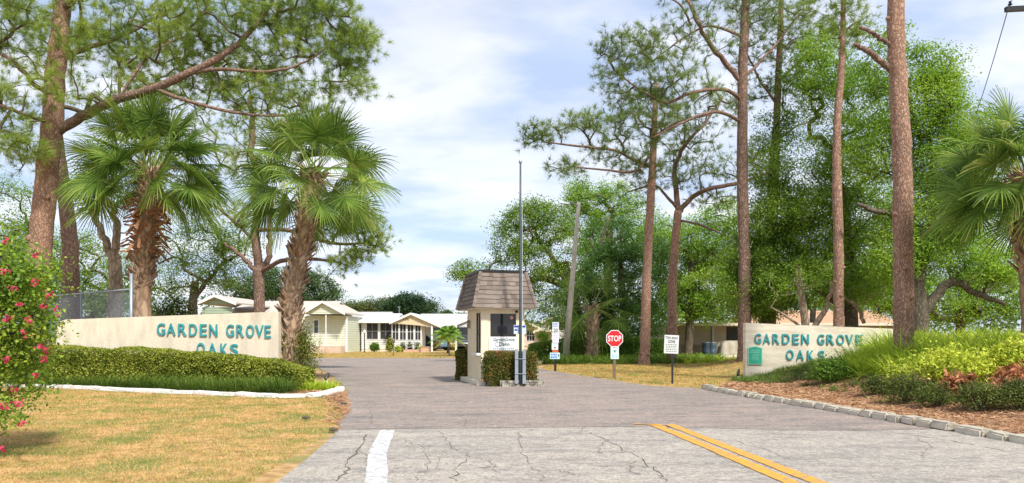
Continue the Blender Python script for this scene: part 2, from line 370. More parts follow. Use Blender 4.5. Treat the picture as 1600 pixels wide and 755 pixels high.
m_pinebark2 = barkmat('dark_pine_bark', (.25, .155, .115), (.34, .215, .16), (.11, .075, .058), vs=15, stretch=(1, 1, .42), lichen=(.36, .29, .25))
m_twig = mat('dark_twig_bark', (.13, .095, .07), .9, (.085, .065, .05), scale=8)
m_oakbark = barkmat('oak_bark', (.15, .12, .085), (.21, .17, .125), (.06, .05, .04), vs=16)
m_needle = leafmat('pine_needles', [(.08, .14, .025), (.19, .29, .05), (.34, .44, .07), (.46, .52, .10)], trans=.35, rough=.45, nscale=.45)
m_needle2 = leafmat('dark_pine_needles', [(.07, .12, .03), (.18, .26, .055), (.32, .41, .09)], trans=.3, rough=.45, nscale=.45)
m_oak1 = leafmat('oak_leaves_fresh', [(.09, .19, .022), (.20, .37, .038), (.33, .51, .055), (.48, .61, .09)], trans=.42, nscale=.45)
m_oak2 = leafmat('oak_leaves_mid', [(.07, .15, .02), (.16, .29, .035), (.27, .41, .055), (.38, .48, .08)], trans=.4, nscale=.4)
m_oak3 = leafmat('oak_leaves_deep', [(.05, .12, .03), (.11, .23, .05), (.19, .33, .065)], trans=.35, nscale=.35)
m_far = leafmat('far_tree_leaves', [(.045, .09, .035), (.08, .15, .045), (.14, .22, .055)], trans=.25, nscale=.25)
m_palm = leafmat('palm_blades', [(.05, .11, .02), (.11, .20, .03), (.20, .30, .05), (.42, .47, .12)], trans=.35, rough=.55, nscale=.8, spec=.15)
m_palmy = leafmat('palm_petioles', [(.22, .30, .06), (.38, .42, .12)], trans=.1)
m_boot = barkmat('palm_boots', (.50, .38, .26), (.40, .25, .15), (.20, .13, .09), vs=7)
m_bootdead = mat('dead_palm_boots', (.46, .22, .10), .85, (.30, .17, .10), scale=9, bump=.5)
m_stucco = mat('cream_stucco', (.72, .64, .49), .9, (.66, .58, .44), scale=2.5, bump=.5, bscale=30, col3=(.60, .53, .41), scale3=2.6, stretch=(1.6, 1, .45), p0=.3, p1=.7)
m_stuccoB = mat('booth_stucco', (.80, .71, .51), .9, (.73, .64, .46), scale=2, bump=.3, bscale=40)
m_teal = mat('teal_paint', (.025, .24, .26), .6, (.05, .32, .33), scale=5)
m_white = mat('white_paint', (.8, .8, .78), .6, (.72, .72, .70), scale=3)
m_cream = mat('cream_trim', (.76, .70, .56), .7, (.66, .60, .48), scale=4)
m_black = mat('black_paint', (.02, .02, .02), .4, (.03, .03, .03))
m_glass = mat('dark_glass', (.012, .013, .018), .08, (.02, .02, .026), scale=2, spec=.6)
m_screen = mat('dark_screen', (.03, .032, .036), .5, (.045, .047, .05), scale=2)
m_galv = mat('galvanised_steel', (.38, .43, .46), .45, (.30, .35, .38), scale=7, metallic=.5)
m_stone = mat('kerb_stone', (.48, .44, .35), .95, (.30, .27, .21), scale=8, bump=.9, bscale=22, col3=(.62, .56, .45), scale3=2)
m_whitestone = mat('white_painted_stone', (.80, .79, .75), .9, (.66, .63, .57), scale=6, bump=.8, bscale=16)
m_shingle = mat('brown_shingles', (.20, .16, .125), .95, (.13, .10, .08), scale=6, bump=.4, bscale=60, col3=(.26, .215, .17), scale3=7)
m_wood = mat('grey_brown_wood', (.22, .17, .12), .9, (.14, .11, .08), scale=8, stretch=(6, 6, 1))
m_concpole = mat('concrete_pole', (.50, .46, .38), .9, (.40, .37, .31), scale=5, bump=.3)
m_red = mat('stop_red', (.62, .025, .03), .4, (.55, .02, .025), scale=3)
m_signw = mat('sign_white', (.78, .80, .82), .4, (.72, .74, .76), scale=4)
m_greensign = mat('green_sign', (.04, .42, .27), .5, (.03, .36, .24), scale=6)
m_yellow = mat('yellow_road_paint', (.72, .33, .035), .8, (.62, .28, .04), scale=14, p0=.40, p1=.60, col3=(.36, .24, .11), scale3=14)
m_wline = mat('white_road_paint', (.60, .61, .62), .8, (.50, .50, .50), scale=9, p0=.40, p1=.60, col3=(.36, .35, .33), scale3=11)

# ------------------------------------------------------------------ ground
def ground():
    xs = np.concatenate([[-1500, -600, -250, -120, -60], np.arange(-36, 36.1, .6), [45, 60, 120, 250, 600, 1500]])
    ys = np.concatenate([[-300, -60, -15], np.arange(-4, 60.1, .6), [75, 100, 160, 300, 700, 2000]])
    X, Y = np.meshgrid(xs, ys); Z = gz(X, Y); n = len(xs); k = len(ys)
    V = np.stack([X, Y, Z], -1).reshape(-1, 3); i = np.arange(n*k).reshape(k, n)
    Fc = np.stack([i[:-1, :-1], i[:-1, 1:], i[1:, 1:], i[1:, :-1]], -1).reshape(-1, 4)
    tag(link('ground', npmesh('ground', V, Fc), m_ground), kind='structure')
ground()
def sheet(name, pts, z, m, kind='structure'):
    bm = bmesh.new(); vs = [bm.verts.new((x, y, z)) for x, y in pts]; f = bm.faces.new(vs)
    if f.normal.z < 0: f.normal_flip()
    bmesh.ops.triangulate(bm, faces=[f]); me = bpy.data.meshes.new(name); bm.to_mesh(me); bm.free()
    o = link(name, me, m); 
    if kind: o['kind'] = kind
    return o
def densify(pts, n=6, j=0.0):
    P = [Vector((x, y, 0)) for x, y in pts]; L, _ = smooth_line(P, [0]*len(P), n)
    return [(p.x+random.gauss(0, j), p.y+random.gauss(0, j)) for p in L]
LEFT_EDGE = [(-2.6, 8.2), (-2.84, 12.5), (-3.05, 13.9), (-3.46, 16.3), (-4.28, 20), (-5.7, 25.3), (-8.1, 33), (-11.5, 41.0), (-18, 44), (-60, 45)]
KERB = [(7.95, 5.0), (7.9, 8), (7.4, 11.1), (7.23, 12.4), (6.95, 13.9), (6.62, 15.9), (6.1, 18.3), (5.49, 22.3)]
RIGHT_EDGE = KERB+[(4.75, 23.0), (4.0, 24.2), (3.5, 26.3), (2.94, 28.2), (1.9, 32.3), (1.2, 35.5), (.6, 39), (.9, 44), (3, 48), (3, 50.8)]
def rows_sheet(name, rows, z, m):
    mb = MB()
    for (y0, a0, b0), (y1, a1, b1) in zip(rows[:-1], rows[1:]):
        for k in range(8):
            t0, t1 = k/8, (k+1)/8; mb.quad((a0+(b0-a0)*t0, y0, z), (a0+(b0-a0)*t1, y0, z), (a1+(b1-a1)*t1, y1, z), (a1+(b1-a1)*t0, y1, z))
    return tag(mb.build(name, m), kind='structure')
LE = np.array(sorted([(y, x) for x, y in densify(LEFT_EDGE[:9], 6)])); RE = np.array(sorted([(y, x) for x, y in densify(RIGHT_EDGE, 5)]))
rows_sheet('entrance_road', [(y, np.interp(y, LE[:, 0], LE[:, 1])+random.gauss(0, .03), np.interp(y, RE[:, 0], RE[:, 1])+random.gauss(0, .012)) for y in np.arange(12.2, 44.05, .3)]+[(44.06, -60, 3), (50.8, -60, 3)], .012, m_road)
seam = [(-2.86, 12.75+.0), (-1.2, 12.8), (0.3, 12.95), (1.6, 13.05), (2.6, 13.0), (4.2, 12.7), (5.6, 12.55), (7.02, 12.75)]
sm_ = densify(seam, 6, .012)
sheet('main_road', [(-2.7, -12), (9, -12), (8.1, 3), (7.9, 8), (7.42, 11.1)]+list(reversed(sm_))+[(-2.62, 10), (-2.5, 8), (-2.35, 3)], .018, m_main)
# roadside mulch and bed sheets
STONES = [(-15.5, 23.3), (-13.2, 22.6), (-10.7, 21.3), (-8.4, 20.3), (-6.9, 19.7), (-5.7, 19.25), (-5.0, 19.7), (-4.85, 21.2)]
mul = densify(STONES, 5)+[(-4.66, 21.4), (-5.25, 23.8), (-5.8, 25.6), (-7.2, 30), (-20, 30), (-20, 24)]
sheet('left_mulch_bed', mul, .006, m_mulch)
rows_sheet('left_straw_edge', [(y, np.interp(y, LE[:, 0], LE[:, 1])-random.uniform(.03, .16)-max(0, (y-15.5))*.10, np.interp(y, LE[:, 0], LE[:, 1])+.05) for y in np.arange(12.4, 22.5, .25)], .009, m_mulch)
def right_bed():
    rows = []; kx = np.array(KERB); ys = np.arange(5, 31, .35)
    for y in ys:
        x0 = np.interp(y, kx[:, 1], kx[:, 0]) if y < 22.3 else 5.49+(y-22.3)*.75
        x0 += .05+(random.uniform(-.1, .1) if y > 22.3 else 0)
        xs = np.linspace(x0, 24, 40); rows.append(np.stack([xs, np.full(40, y), gz(xs, np.full(40, y))+.03+.03*np.sin(xs*3+y*2)*.5], -1))
    A = np.array(rows); k, n = A.shape[:2]; i = np.arange(n*k).reshape(k, n)
    Fc = np.stack([i[:-1, :-1], i[:-1, 1:], i[1:, 1:], i[1:, :-1]], -1).reshape(-1, 4)
    tag(link('right_mulch_bed', npmesh('bed', A.reshape(-1, 3), Fc), m_mulch), kind='structure')
right_bed()
# straw litter: loose needles over mulch
def strip(pts, w0, z, name, m, jag=0.0, wj=0.0, kind='structure'):
    P = [Vector((x, y, z)) for x, y in pts]; mb = MB(); A = []; B = []
    for k, p in enumerate(P):
        d = (P[min(k+1, len(P)-1)]-P[max(k-1, 0)]).normalized(); s = Vector((-d.y, d.x, 0)); ww = w0*(1+random.uniform(-wj, wj))
        q = p+s*random.gauss(0, jag) if jag else p
        A.append(q-s*ww/2); B.append(q+s*ww/2)
    for k in range(len(P)-1): mb.quad(A[k], A[k+1], B[k+1], B[k])
    o = mb.build(name, m); 
    if kind: o['kind'] = kind
    return o
strip(densify([(2.48, 13.25), (2.69, 11.2), (2.96, 8.24), (3.55, 2)], 8, .003), .18, .0265, 'yellow_line', m_yellow, wj=.06)
strip(densify([(2.75, 13.4), (2.96, 11.2), (3.24, 8.24), (3.83, 2)], 8, .003), .18, .0265, 'yellow_line', m_yellow, wj=.06)
strip([(2.15, 13.5), (2.4, 13.42), (2.62, 13.36)], .12, .0225, 'yellow_line', m_yellow, wj=.2)
strip(densify([(-2.04, 12.62), (-1.78, 10.2), (-1.46, 8.24), (-.9, 4)], 9, .004), .24, .0225, 'white_line', m_wline, wj=.04)
strip([(.75, 29.7), (1.6, 28.9), (2.75, 28.0)], .10, .0165, 'yellow_lane_line', m_yellow, wj=.1)
m_crack = mat('road_crack', (.09, .075, .06), .95, (.15, .135, .09), scale=9)
def crack(pl, w0=.025):
    P = [gd(*p) for p in pl]; out = []
    for k in range(len(P)-1):
        for j in range(8):
            t = j/8; out.append((P[k][0]*(1-t)+P[k+1][0]*t+random.gauss(0, .028), P[k][1]*(1-t)+P[k+1][1]*t+random.gauss(0, .05)))
    out.append(P[-1]); return out
crk = MB()
for pl, ww in (([(688, 676), (705, 700), (735, 715), (712, 735), (712, 755)], .022), ([(905, 672), (950, 690), (1000, 718), (1030, 745), (1040, 755)], .03),
               ([(575, 680), (560, 705), (545, 728), (525, 755)], .05), ([(722, 702), (800, 702), (880, 700)], .012), ([(735, 731), (900, 728), (1050, 733), (1180, 733)], .012),
               ([(812, 676), (815, 710), (840, 740), (850, 755)], .02), ([(980, 693), (1080, 688), (1150, 690), (1220, 715)], .016), ([(1370, 676), (1430, 682), (1500, 693), (1600, 712)], .03),
               ([(575, 628), (582, 650), (580, 664)], .018), ([(720, 652), (727, 668)], .018), ([(1250, 735), (1310, 740), (1400, 752)], .012), ([(940, 676), (990, 680)], .015), ([(950, 690), (935, 700), (940, 712)], .02), ([(1000, 718), (985, 730), (990, 745)], .018), ([(735, 715), (760, 722), (775, 740)], .018), ([(705, 700), (690, 712), (680, 735)], .014), ([(560, 705), (575, 715), (570, 730)], .02), ([(840, 740), (870, 736), (900, 745)], .014), ([(1430, 682), (1450, 700), (1440, 720)], .016), ([(630, 690), (660, 700), (670, 725), (650, 755)], .014), ([(1100, 700), (1130, 720), (1190, 735)], .014)):
    P = [Vector((x, y, .0215 if y < 12.9 else .0155)) for x, y in crack(pl)]
    for k in range(len(P)-1):
        d = (P[k+1]-P[k]).normalized(); s = Vector((-d.y, d.x, 0))*ww*random.uniform(.08, .34); crk.quad(P[k]-s, P[k+1]-s*.8, P[k+1]+s*.8, P[k]+s)
tag(crk.build('road_cracks', m_crack), kind='structure')
strip(densify([(x, y+.02) for x, y in seam], 5, .006), .035, .0235, 'road_seam', m_crack, wj=.6)

# grass blades ------------------------------------------------------
def inside(px, py, poly):
    c = np.zeros(len(px), bool); n = len(poly); j = n-1
    for i in range(n):
        xi, yi = poly[i]; xj, yj = poly[j]
        c ^= ((yi > py) != (yj > py)) & (px < (xj-xi)*(py-yi)/(yj-yi+1e-12)+xi); j = i
    return c
def blades(name, poly, n, h, wd, m, bias=1.0, lean=.9, z0=0.0):
    P = np.array(poly); x0, y0 = P.min(0); x1, y1 = P.max(0)
    y = y0+(y1-y0)*rng.uniform(0, 1, n)**bias; x = rng.uniform(x0, x1, n); k = inside(x, y, poly); x = x[k]; y = y[k]; n = len(x)
    p = np.stack([x, y, gz(x, y)+z0], -1); d = unit(rng.normal(size=(n, 3))*np.array([lean, lean, .25])+np.array([0, 0, 1.0])); hh = (h*rng.uniform(.4, 1.3, n))[:, None]
    s = unit(np.cross(d, rng.normal(size=(n, 3))))*wd*(0.6+.08*y[:, None])
    V = np.stack([p-s, p+s, p+d*hh], 1).reshape(-1, 3)
    o = link(name, npmesh(name, V, np.arange(3*n).reshape(-1, 3)), m); o['kind'] = 'stuff'; o['category'] = 'grass'; return o
lawn = [(-2.75, 7.2), (-2.95, 12.6), (-3.5, 16), (-4.3, 18.5), (-4.9, 19.1), (-6, 19.1), (-8.4, 20.1), (-10.7, 21.1), (-15.5, 23.1), (-22, 23.1), (-12, 7.2)]
tag(blades('lawn_grass', lawn, 330000, .045, .0028, m_blade, bias=1.45), 'short dry golden lawn grass in front of the left sign bed', 'grass')
verge = [(5.4, 22.6), (4.1, 24.5), (3.6, 26.4), (3.05, 28.3), (2.0, 32.4), (1.35, 35.5), (2, 41), (12, 43), (14, 30), (8.3, 26.6), (7, 24)]
tag(blades('verge_grass', verge, 90000, .07, .003, m_blade, bias=1.0), 'patchy green and tan grass behind the stop sign', 'grass')
far_lawn = [(-30, 51), (-3, 51), (-2, 66), (-30, 66)]
tag(blades('far_lawn_grass', far_lawn, 60000, .06, .003, m_blade), 'strip of brownish lawn in front of the far houses', 'grass')
m_litter = leafmat('straw_litter', [(.20, .10, .055), (.44, .25, .13), (.66, .44, .27)], trans=.1, rough=.8, nscale=2)
def litter(name, poly, n, z0, label):
    P = np.array(poly); x0, y0 = P.min(0); x1, y1 = P.max(0); x = rng.uniform(x0, x1, n); y = rng.uniform(y0, y1, n)
    k = inside(x, y, poly); x = x[k]; y = y[k]; n = len(x); a = rng.uniform(0, 6.28, n); L = rng.uniform(.04, .11, n)
    p = np.stack([x, y, gz(x, y)+z0+rng.uniform(0, .035, n)], -1); d = np.stack([np.cos(a)*L, np.sin(a)*L, rng.normal(0, .015, n)], -1)
    s = np.stack([-np.sin(a), np.cos(a), rng.normal(0, .5, n)], -1)*(.003+.0003*y[:, None])
    o = link(name, npmesh(name, np.stack([p-d-s, p-d+s, p+d], 1).reshape(-1, 3), np.arange(3*n).reshape(-1, 3)), m_litter); tag(o, label, 'mulch', kind='stuff')
litter('pine_straw_litter', [(8.2, 9), (7.6, 11.1), (7.3, 13), (6.8, 15.9), (6.3, 18.3), (5.8, 22), (7, 25), (14, 25), (14, 9)], 90000, .03, 'orange brown pine straw covering the right hand bed')
litter('pine_straw_litter', densify(STONES, 3)+[(-4.6, 20.9), (-4.4, 20.3), (-3.3, 15.6), (-3.1, 13.5), (-3.35, 13.5), (-3.8, 16), (-4.7, 19)]+[(-5.4, 23.6), (-16, 24)], 30000, .008, 'pine straw under the left hedge and along the road edge')

# ------------------------------------------------------------------ text
def glyph(s, extr, off=0.0, shear=0.0):
    cu = bpy.data.curves.new('t', 'FONT'); cu.body = s; cu.extrude = extr; cu.offset = off; cu.shear = shear; cu.resolution_u = 4
    o = bpy.data.objects.new('t', cu); C.collection.objects.link(o)
    dg = bpy.context.evaluated_depsgraph_get(); dg.update(); me = bpy.data.meshes.new_from_object(o.evaluated_get(dg))
    bpy.data.objects.remove(o); bpy.data.curves.remove(cu); me.materials.clear(); return me
def fit(me, x0, x1, z0, z1, y):
    """scale glyph mesh into a rectangle in the xz-plane facing -y (depth kept)"""
    co = np.zeros(len(me.vertices)*3); me.vertices.foreach_get('co', co); co = co.reshape(-1, 3)
    mn = co.min(0); mx = co.max(0); o = np.zeros_like(co)
    o[:, 0] = x0+(co[:, 0]-mn[0])/(mx[0]-mn[0])*(x1-x0); o[:, 2] = z0+(co[:, 1]-mn[1])/(mx[1]-mn[1])*(z1-z0); o[:, 1] = y-co[:, 2]
    me.vertices.foreach_set('co', o.ravel()); me.update(); return me
def label_text(s, x0, x1, z0, z1, y, m, parent, name='lettering', off=.0, world=False, shear=0.0, extr=.002):
    return link(name, fit(glyph(s, extr, off, shear), x0, x1, z0, z1, y), m, parent, world)

# ------------------------------------------------------------------ sign walls
def sign_wall(name, label, Y, th, px0, px1, top0, top1, zb, rows, m):
    x0 = at(px0, 0, Y).x; x1 = at(px1, 0, Y).x; za_ = at(0, top0, Y).z; zb_ = at(0, top1, Y).z
    e = empty(name, ((x0+x1)/2, Y, 0), label, 'sign wall')
    n = 24; mb = MB()
    top = [(x0+(x1-x0)*k/n, za_+(zb_-za_)*k/n) for k in range(n+1)]
    if px0 < 500: top = [(x0, za_-.22), (x0+.12, za_-.05)]+top[1:]
    poly = [(x0, zb)]+top+[(x1, zb)]
    mb.prism(poly, 'y', Y, Y+th); w_ = mb.build('wall', m, e, bevel=0)
    for s, xs, (yt0, yt1), (yb0, yb1) in rows:
        nn = len(s)
        for i, ch in enumerate(s):
            t = i/max(nn-1, 1); a, b = xs[i]; top_ = yt0*(1-t)+yt1*t; bot = yb0*(1-t)+yb1*t
            p0 = at(a, bot, Y); p1 = at(b, top_, Y)
            me = fit(glyph(ch, .022, .012), p0.x, p1.x, p0.z, p1.z, Y-.024); link('letter', me, m_teal, e)
    return e
lw = sign_wall('sign_wall', 'long cream stucco wall with raised teal GARDEN GROVE OAKS letters behind the clipped hedge', 24.2, .3, 88, 435, 500, 487, -.2,
    [('GARDENGROVE', [(246, 258.5), (261, 274.5), (279, 292), (296, 308.5), (313, 323.5), (327.5, 340), (354, 366), (370, 381.5), (385, 397.5), (399.5, 412.5), (414, 423.5)], (505, 508.5), (524, 528)),
     ('OAKS', [(308, 320.5), (325.5, 339), (345, 356), (360, 372.5)], (535.5, 537.5), (554.5, 556.5))], m_stucco)
rw = sign_wall('sign_wall', 'cream brick wall with raised teal letters and a green plaque, half hidden by ferns', 27.2, .3, 1165, 1400, 504.7, 514, -.3,
    [('GARDENGROVE', [(1178.8, 1189), (1192, 1203), (1207, 1217.5), (1222, 1233.5), (1238, 1248), (1252, 1263.6), (1277, 1287.5), (1291.5, 1303), (1307, 1318.7), (1321, 1332.5), (1337, 1347)], (521.3, 523.2), (537.3, 539.3)),
     ('OAKS', [(1228, 1239.6), (1244, 1255.5), (1261, 1271.5), (1278, 1288)], (546.8, 548), (562.7, 564))],
    mat('cream_painted_brick', (.74, .68, .55), .9, (.68, .61, .48), scale=4, stretch=(1, 1, 5), bump=.5, bscale=9, col3=(.62, .55, .42), scale3=1.2))
Yw = 27.2; a = at(1168.5, 569.5, Yw); b = at(1190.5, 541, Yw)
pl = MB().prism([(a.x, a.z), (b.x, a.z), (b.x, b.z-.05), ((a.x+b.x)/2, b.z), (a.x, b.z-.05)], 'y', Yw-.045, Yw-.003).build('plaque_frame', mat('plaque_frame_paint', (.40, .66, .50), .6), rw)
MB().prism([(a.x+.025, a.z+.03), (b.x-.025, a.z+.03), (b.x-.025, b.z-.07), ((a.x+b.x)/2, b.z-.028), (a.x+.025, b.z-.07)], 'y', Yw-.05, Yw-.046).build('plaque_panel', m_greensign, rw)
m_palegreen = mat('pale_green_lettering', (.45, .75, .62), .6)
label_text('PRIVATE', a.x+.1, b.x-.1, b.z-.17, b.z-.125, Yw-.052, m_palegreen, rw, 'plaque_lettering', world=True)
label_text('PROPERTY', a.x+.08, b.x-.08, b.z-.24, b.z-.195, Yw-.052, m_palegreen, rw, 'plaque_lettering', world=True)
pb = MB()
for k in range(5): pb.box(a.x+.12, b.x-.12-(k % 2)*.03, Yw-.0535, Yw-.0515, b.z-.31-k*.045, b.z-.30-k*.045)
pb.build('plaque_small_print', m_palegreen, rw)

# ------------------------------------------------------------------ hedges and shrubs
def leaves_box(n, x0, x1, y0, y1, z0, z1, rnd=.06, lump=.12):
    """leaf positions on the shell of a lumpy box"""
    P = rng.uniform(0, 1, (n, 3)); f = rng.integers(0, 5, n); dp = rng.exponential(.06, n)
    p = np.stack([x0+(x1-x0)*P[:, 0], y0+(y1-y0)*P[:, 1], z0+(z1-z0)*P[:, 2]], -1)
    ar = np.array([(x1-x0)*(y1-y0), (x1-x0)*(z1-z0), (x1-x0)*(z1-z0), (y1-y0)*(z1-z0), (y1-y0)*(z1-z0)]); f = rng.choice(5, n, p=ar/ar.sum())
    p[f == 0, 2] = z1-dp[f == 0]; p[f == 1, 1] = y0+dp[f == 1]; p[f == 2, 1] = y1-dp[f == 2]; p[f == 3, 0] = x0+dp[f == 3]; p[f == 4, 0] = x1-dp[f == 4]
    return p
def path_hedge(name, label, line, wdt, n, ls, m, group=None, core=True, cat='hedge', lump=.1, bottom=.06):
    """line: [(x, y, height)]; leaves on all faces of a soft section swept along the line"""
    P = np.array(line, float); seg = np.linalg.norm(np.diff(P[:, :2], axis=0), axis=1); cs = np.concatenate([[0], np.cumsum(seg)]); L = cs[-1]
    t = rng.uniform(0, L, n); x = np.interp(t, cs, P[:, 0]); y = np.interp(t, cs, P[:, 1]); h = np.interp(t, cs, P[:, 2])
    k = np.clip(np.searchsorted(cs, t)-1, 0, len(seg)-1); d = np.diff(P[:, :2], axis=0)/seg[:, None]; d = d[k]; s = np.stack([-d[:, 1], d[:, 0]], -1)
    a = rng.uniform(0, 1, n); per = 2*h+wdt; q = a*per
    off = np.where(q < h, -wdt/2, np.where(q < h+wdt, q-h-wdt/2, wdt/2)); zz_ = np.where(q < h, q, np.where(q < h+wdt, h, per-q))
    rr = np.minimum(.12, .12); cr_ = np.where((np.abs(off) > wdt/2-.06) & (zz_ > h-.06), .03, 0)
    lm = lump*(np.sin(t*2.1)*.35+np.sin(t*5.3+1)*.3+np.sin(zz_*7+t*3)*.35); inn = rng.exponential(.05, n)+cr_-lm*.6
    sc = 1-inn/(wdt/2); off = off*np.clip(sc, .1, 1.3); zz_ = bottom+(zz_-bottom)*np.clip(1-inn/np.maximum(h, .3)*.8, .2, 1.2)
    xx = x+s[:, 0]*off; yy = y+s[:, 1]*off
    e0 = (t < .15) | (t > L-.15)
    pos = np.stack([xx, yy, zz_+gz(xx, yy)], -1)
    # end caps
    m_ = int(n*.04)
    for (px_, py_, h_), dd_ in ((P[0], -d[np.argmin(t)]), (P[-1], d[np.argmax(t)])):
        sx = np.array([-dd_[1], dd_[0]]); o_ = rng.uniform(-wdt/2, wdt/2, m_); z_ = rng.uniform(bottom, h_, m_); r_ = rng.normal(0, .03, m_)+lump*.4
        pos = np.concatenate([pos, np.stack([px_+sx[0]*o_+dd_[0]*r_, py_+sx[1]*o_+dd_[1]*r_, z_+gz(px_, py_)], -1)])
    V, Fc = leaf_quads(pos, ls, up=.35, aspect=.6)
    mid = P[len(P)//2]; e = empty(name, (mid[0], mid[1], float(gz(mid[0], mid[1]))), label, cat, group)
    link('foliage', npmesh('foliage', V, Fc), m, e)
    mb = MB()
    for i in range(int(L/.16)):
        tt = i*.16+random.uniform(0, .1); xx = np.interp(tt, cs, P[:, 0])+random.uniform(-.25, .25)*wdt; yy = np.interp(tt, cs, P[:, 1])+random.uniform(-.25, .25)*wdt; hh = np.interp(tt, cs, P[:, 2]); g = float(gz(xx, yy))
        for _ in range(3): mb.tube([(xx, yy, g), (xx+random.uniform(-.1, .1), yy+random.uniform(-.1, .1), g+hh*.5), (xx+random.uniform(-.2, .2), yy+random.uniform(-.15, .15), g+hh*.88)], [.014, .010, .005], 4, cap=False)
    mb.build('stems', m_oakbark, e)
    if core:   # dense twiggy heart of leaves
        t = rng.uniform(0, L, n//3); x = np.interp(t, cs, P[:, 0]); y = np.interp(t, cs, P[:, 1]); h = np.interp(t, cs, P[:, 2])
        pos = np.stack([x+rng.uniform(-.34, .34, len(t))*wdt, y+rng.uniform(-.34, .34, len(t))*wdt, rng.uniform(.15, .86, len(t))*h], -1); pos[:, 2] += gz(pos[:, 0], pos[:, 1])
        V, Fc = leaf_quads(pos, ls*1.7, up=.2, aspect=.8); link('inner_foliage', npmesh('inner_foliage', V, Fc), m, e)
    return e
m_hedge = leafmat('hedge_leaves', [(.07, .11, .016), (.19, .24, .03), (.38, .42, .06), (.48, .46, .08)], trans=.3, nscale=1.6)
path_hedge('clipped_hedge', 'long clipped green hedge along the foot of the left sign wall', [(-17.5, 24.1, 1.2), (-13.5, 23.6, 1.2), (-10.3, 23.0, 1.15), (-8.7, 22.7, 1.02), (-7.2, 22.4, .90), (-6.3, 22.1, .74), (-5.95, 22.0, .60)], .8, 46000, .06, m_hedge, lump=.16)
m_ixora = leafmat('ixora_leaves', [(.045, .07, .015), (.10, .12, .022), (.19, .18, .035), (.46, .16, .07)], trans=.25, nscale=2.2)
TH = R(15); BX, BY = -.96, 24.0                    # near corner of the booth
def bl(u, v):                                       # booth-local metres to world
    return (BX+u*math.cos(TH)-v*math.sin(TH), BY+u*math.sin(TH)+v*math.cos(TH))
p = [bl(.06, -.52), bl(.75, -.55), bl(1.50, -.58)]
path_hedge('clipped_hedge', 'boxy red tipped hedge in the stone planter in front of the gate booth', [(q[0], q[1], 1.05) for q in p], .62, 17000, .045, m_ixora, bottom=.18)
p = [bl(-.10, 2.35), bl(-.10, 2.85)]
path_hedge('narrow_hedge', 'tall narrow dark hedge against the left side of the gate booth', [(q[0], q[1], 1.05) for q in p], .34, 5000, .05, m_ixora)

m_lir = leafmat('border_grass_blades', [(.05, .095, .015), (.12, .20, .03), (.25, .33, .05)], trans=.3, nscale=1.2)
m_fern = leafmat('fern_blades', [(.16, .26, .02), (.38, .52, .04), (.56, .68, .07), (.70, .76, .12)], trans=.5, nscale=.8)
def straps(name, pts, n, L, wd, m, label, cat, arch=.8, kind='stuff', parent=None, up=1.0, seg=4):
    """arching strap leaves rooted at pts (K,3): n leaves each"""
    K = len(pts); P = np.repeat(np.asarray(pts, float), n, 0); N = len(P); a = rng.uniform(0, 2*np.pi, N)
    P = P+rng.normal(0, .05, P.shape)*np.array([1, 1, 0]); ln = L*rng.uniform(.55, 1.15, N); el = rng.uniform(.25, 1.35, N)
    h = np.stack([np.cos(a), np.sin(a), 0*a], -1); s = np.stack([-np.sin(a), np.cos(a), 0*a], -1)
    rows = []
    for k in range(seg+1):
        t = k/seg; c = P+h*(ln*np.cos(el)*t)[:, None]*up+h*(ln*.35*t*t*arch)[:, None]; c[:, 2] += ln*(np.sin(el)*t*1.0-arch*.55*t*t)
        ww = wd*(1-t)**.6*(1 if k else .7); rows += [c-s*ww, c+s*ww]
    V = np.stack(rows, 1); b0 = np.arange(N)[:, None]*(2*(seg+1)); Fc = np.concatenate([b0+np.array([2*k, 2*k+1, 2*k+3, 2*k+2]) for k in range(seg)])
    V = V.reshape(-1, 3)
    V[:, 2] = np.maximum(V[:, 2], gz(V[:, 0], V[:, 1])+.01)
    o = link(name, npmesh(name, V, Fc), m, parent)
    if parent is None: tag(o, label, cat, kind=kind)
    return o
def scatter(poly, n, z=0):
    P = np.array(poly); x0, y0 = P.min(0); x1, y1 = P.max(0); x = rng.uniform(x0, x1, n); y = rng.uniform(y0, y1, n); k = inside(x, y, poly)
    return np.stack([x[k], y[k], gz(x[k], y[k])+z], -1)
straps('border_grass', scatter([(-16, 23.2), (-16, 23.7), (-10.5, 22.5), (-7.6, 21.9), (-6.0, 21.2), (-6.1, 20.3), (-8.5, 21.0), (-10.7, 21.9), (-13, 22.9)], 3600), 16, .72, .007, m_lir, 'low tufted border grass between the left hedge and the white stones', 'border grass', arch=.6)
straps('fern_bank', scatter([(9.6, 21.2), (10.1, 23.8), (11.6, 25.4), (12, 22), (11.4, 20), (10.4, 20)], 330), 16, 1.05, .02, m_fern, 'shorter lime green strap ferns spilling over the foot of the right sign wall', 'ferns', arch=.6)
straps('border_grass', scatter([(7.3, 24.5), (7.6, 26.6), (8.3, 27.1), (12.5, 27.1), (12, 23.8), (9.5, 23)], 800), 22, .40, .007, m_lir, 'dark tufted border grass sloping up along the foot of the right wall', 'border grass')
straps('strap_leaf_plant', scatter([(-5.95, 21.5), (-6.0, 22.6), (-5.2, 22.5), (-4.95, 21.9)], 55), 16, .62, .013, m_fern, 'bright green arching strap leaves at the end of the left hedge', 'plants')
straps('fern_bank', scatter([(10.9, 21.8), (11.6, 24.6), (12.6, 26.9), (22, 27), (22, 18.8), (13.2, 19.0), (11.4, 20.0)], 1500), 20, 1.7, .021, m_fern, 'tall bank of bright lime green strap ferns around the big pine trunk', 'ferns', arch=.5)
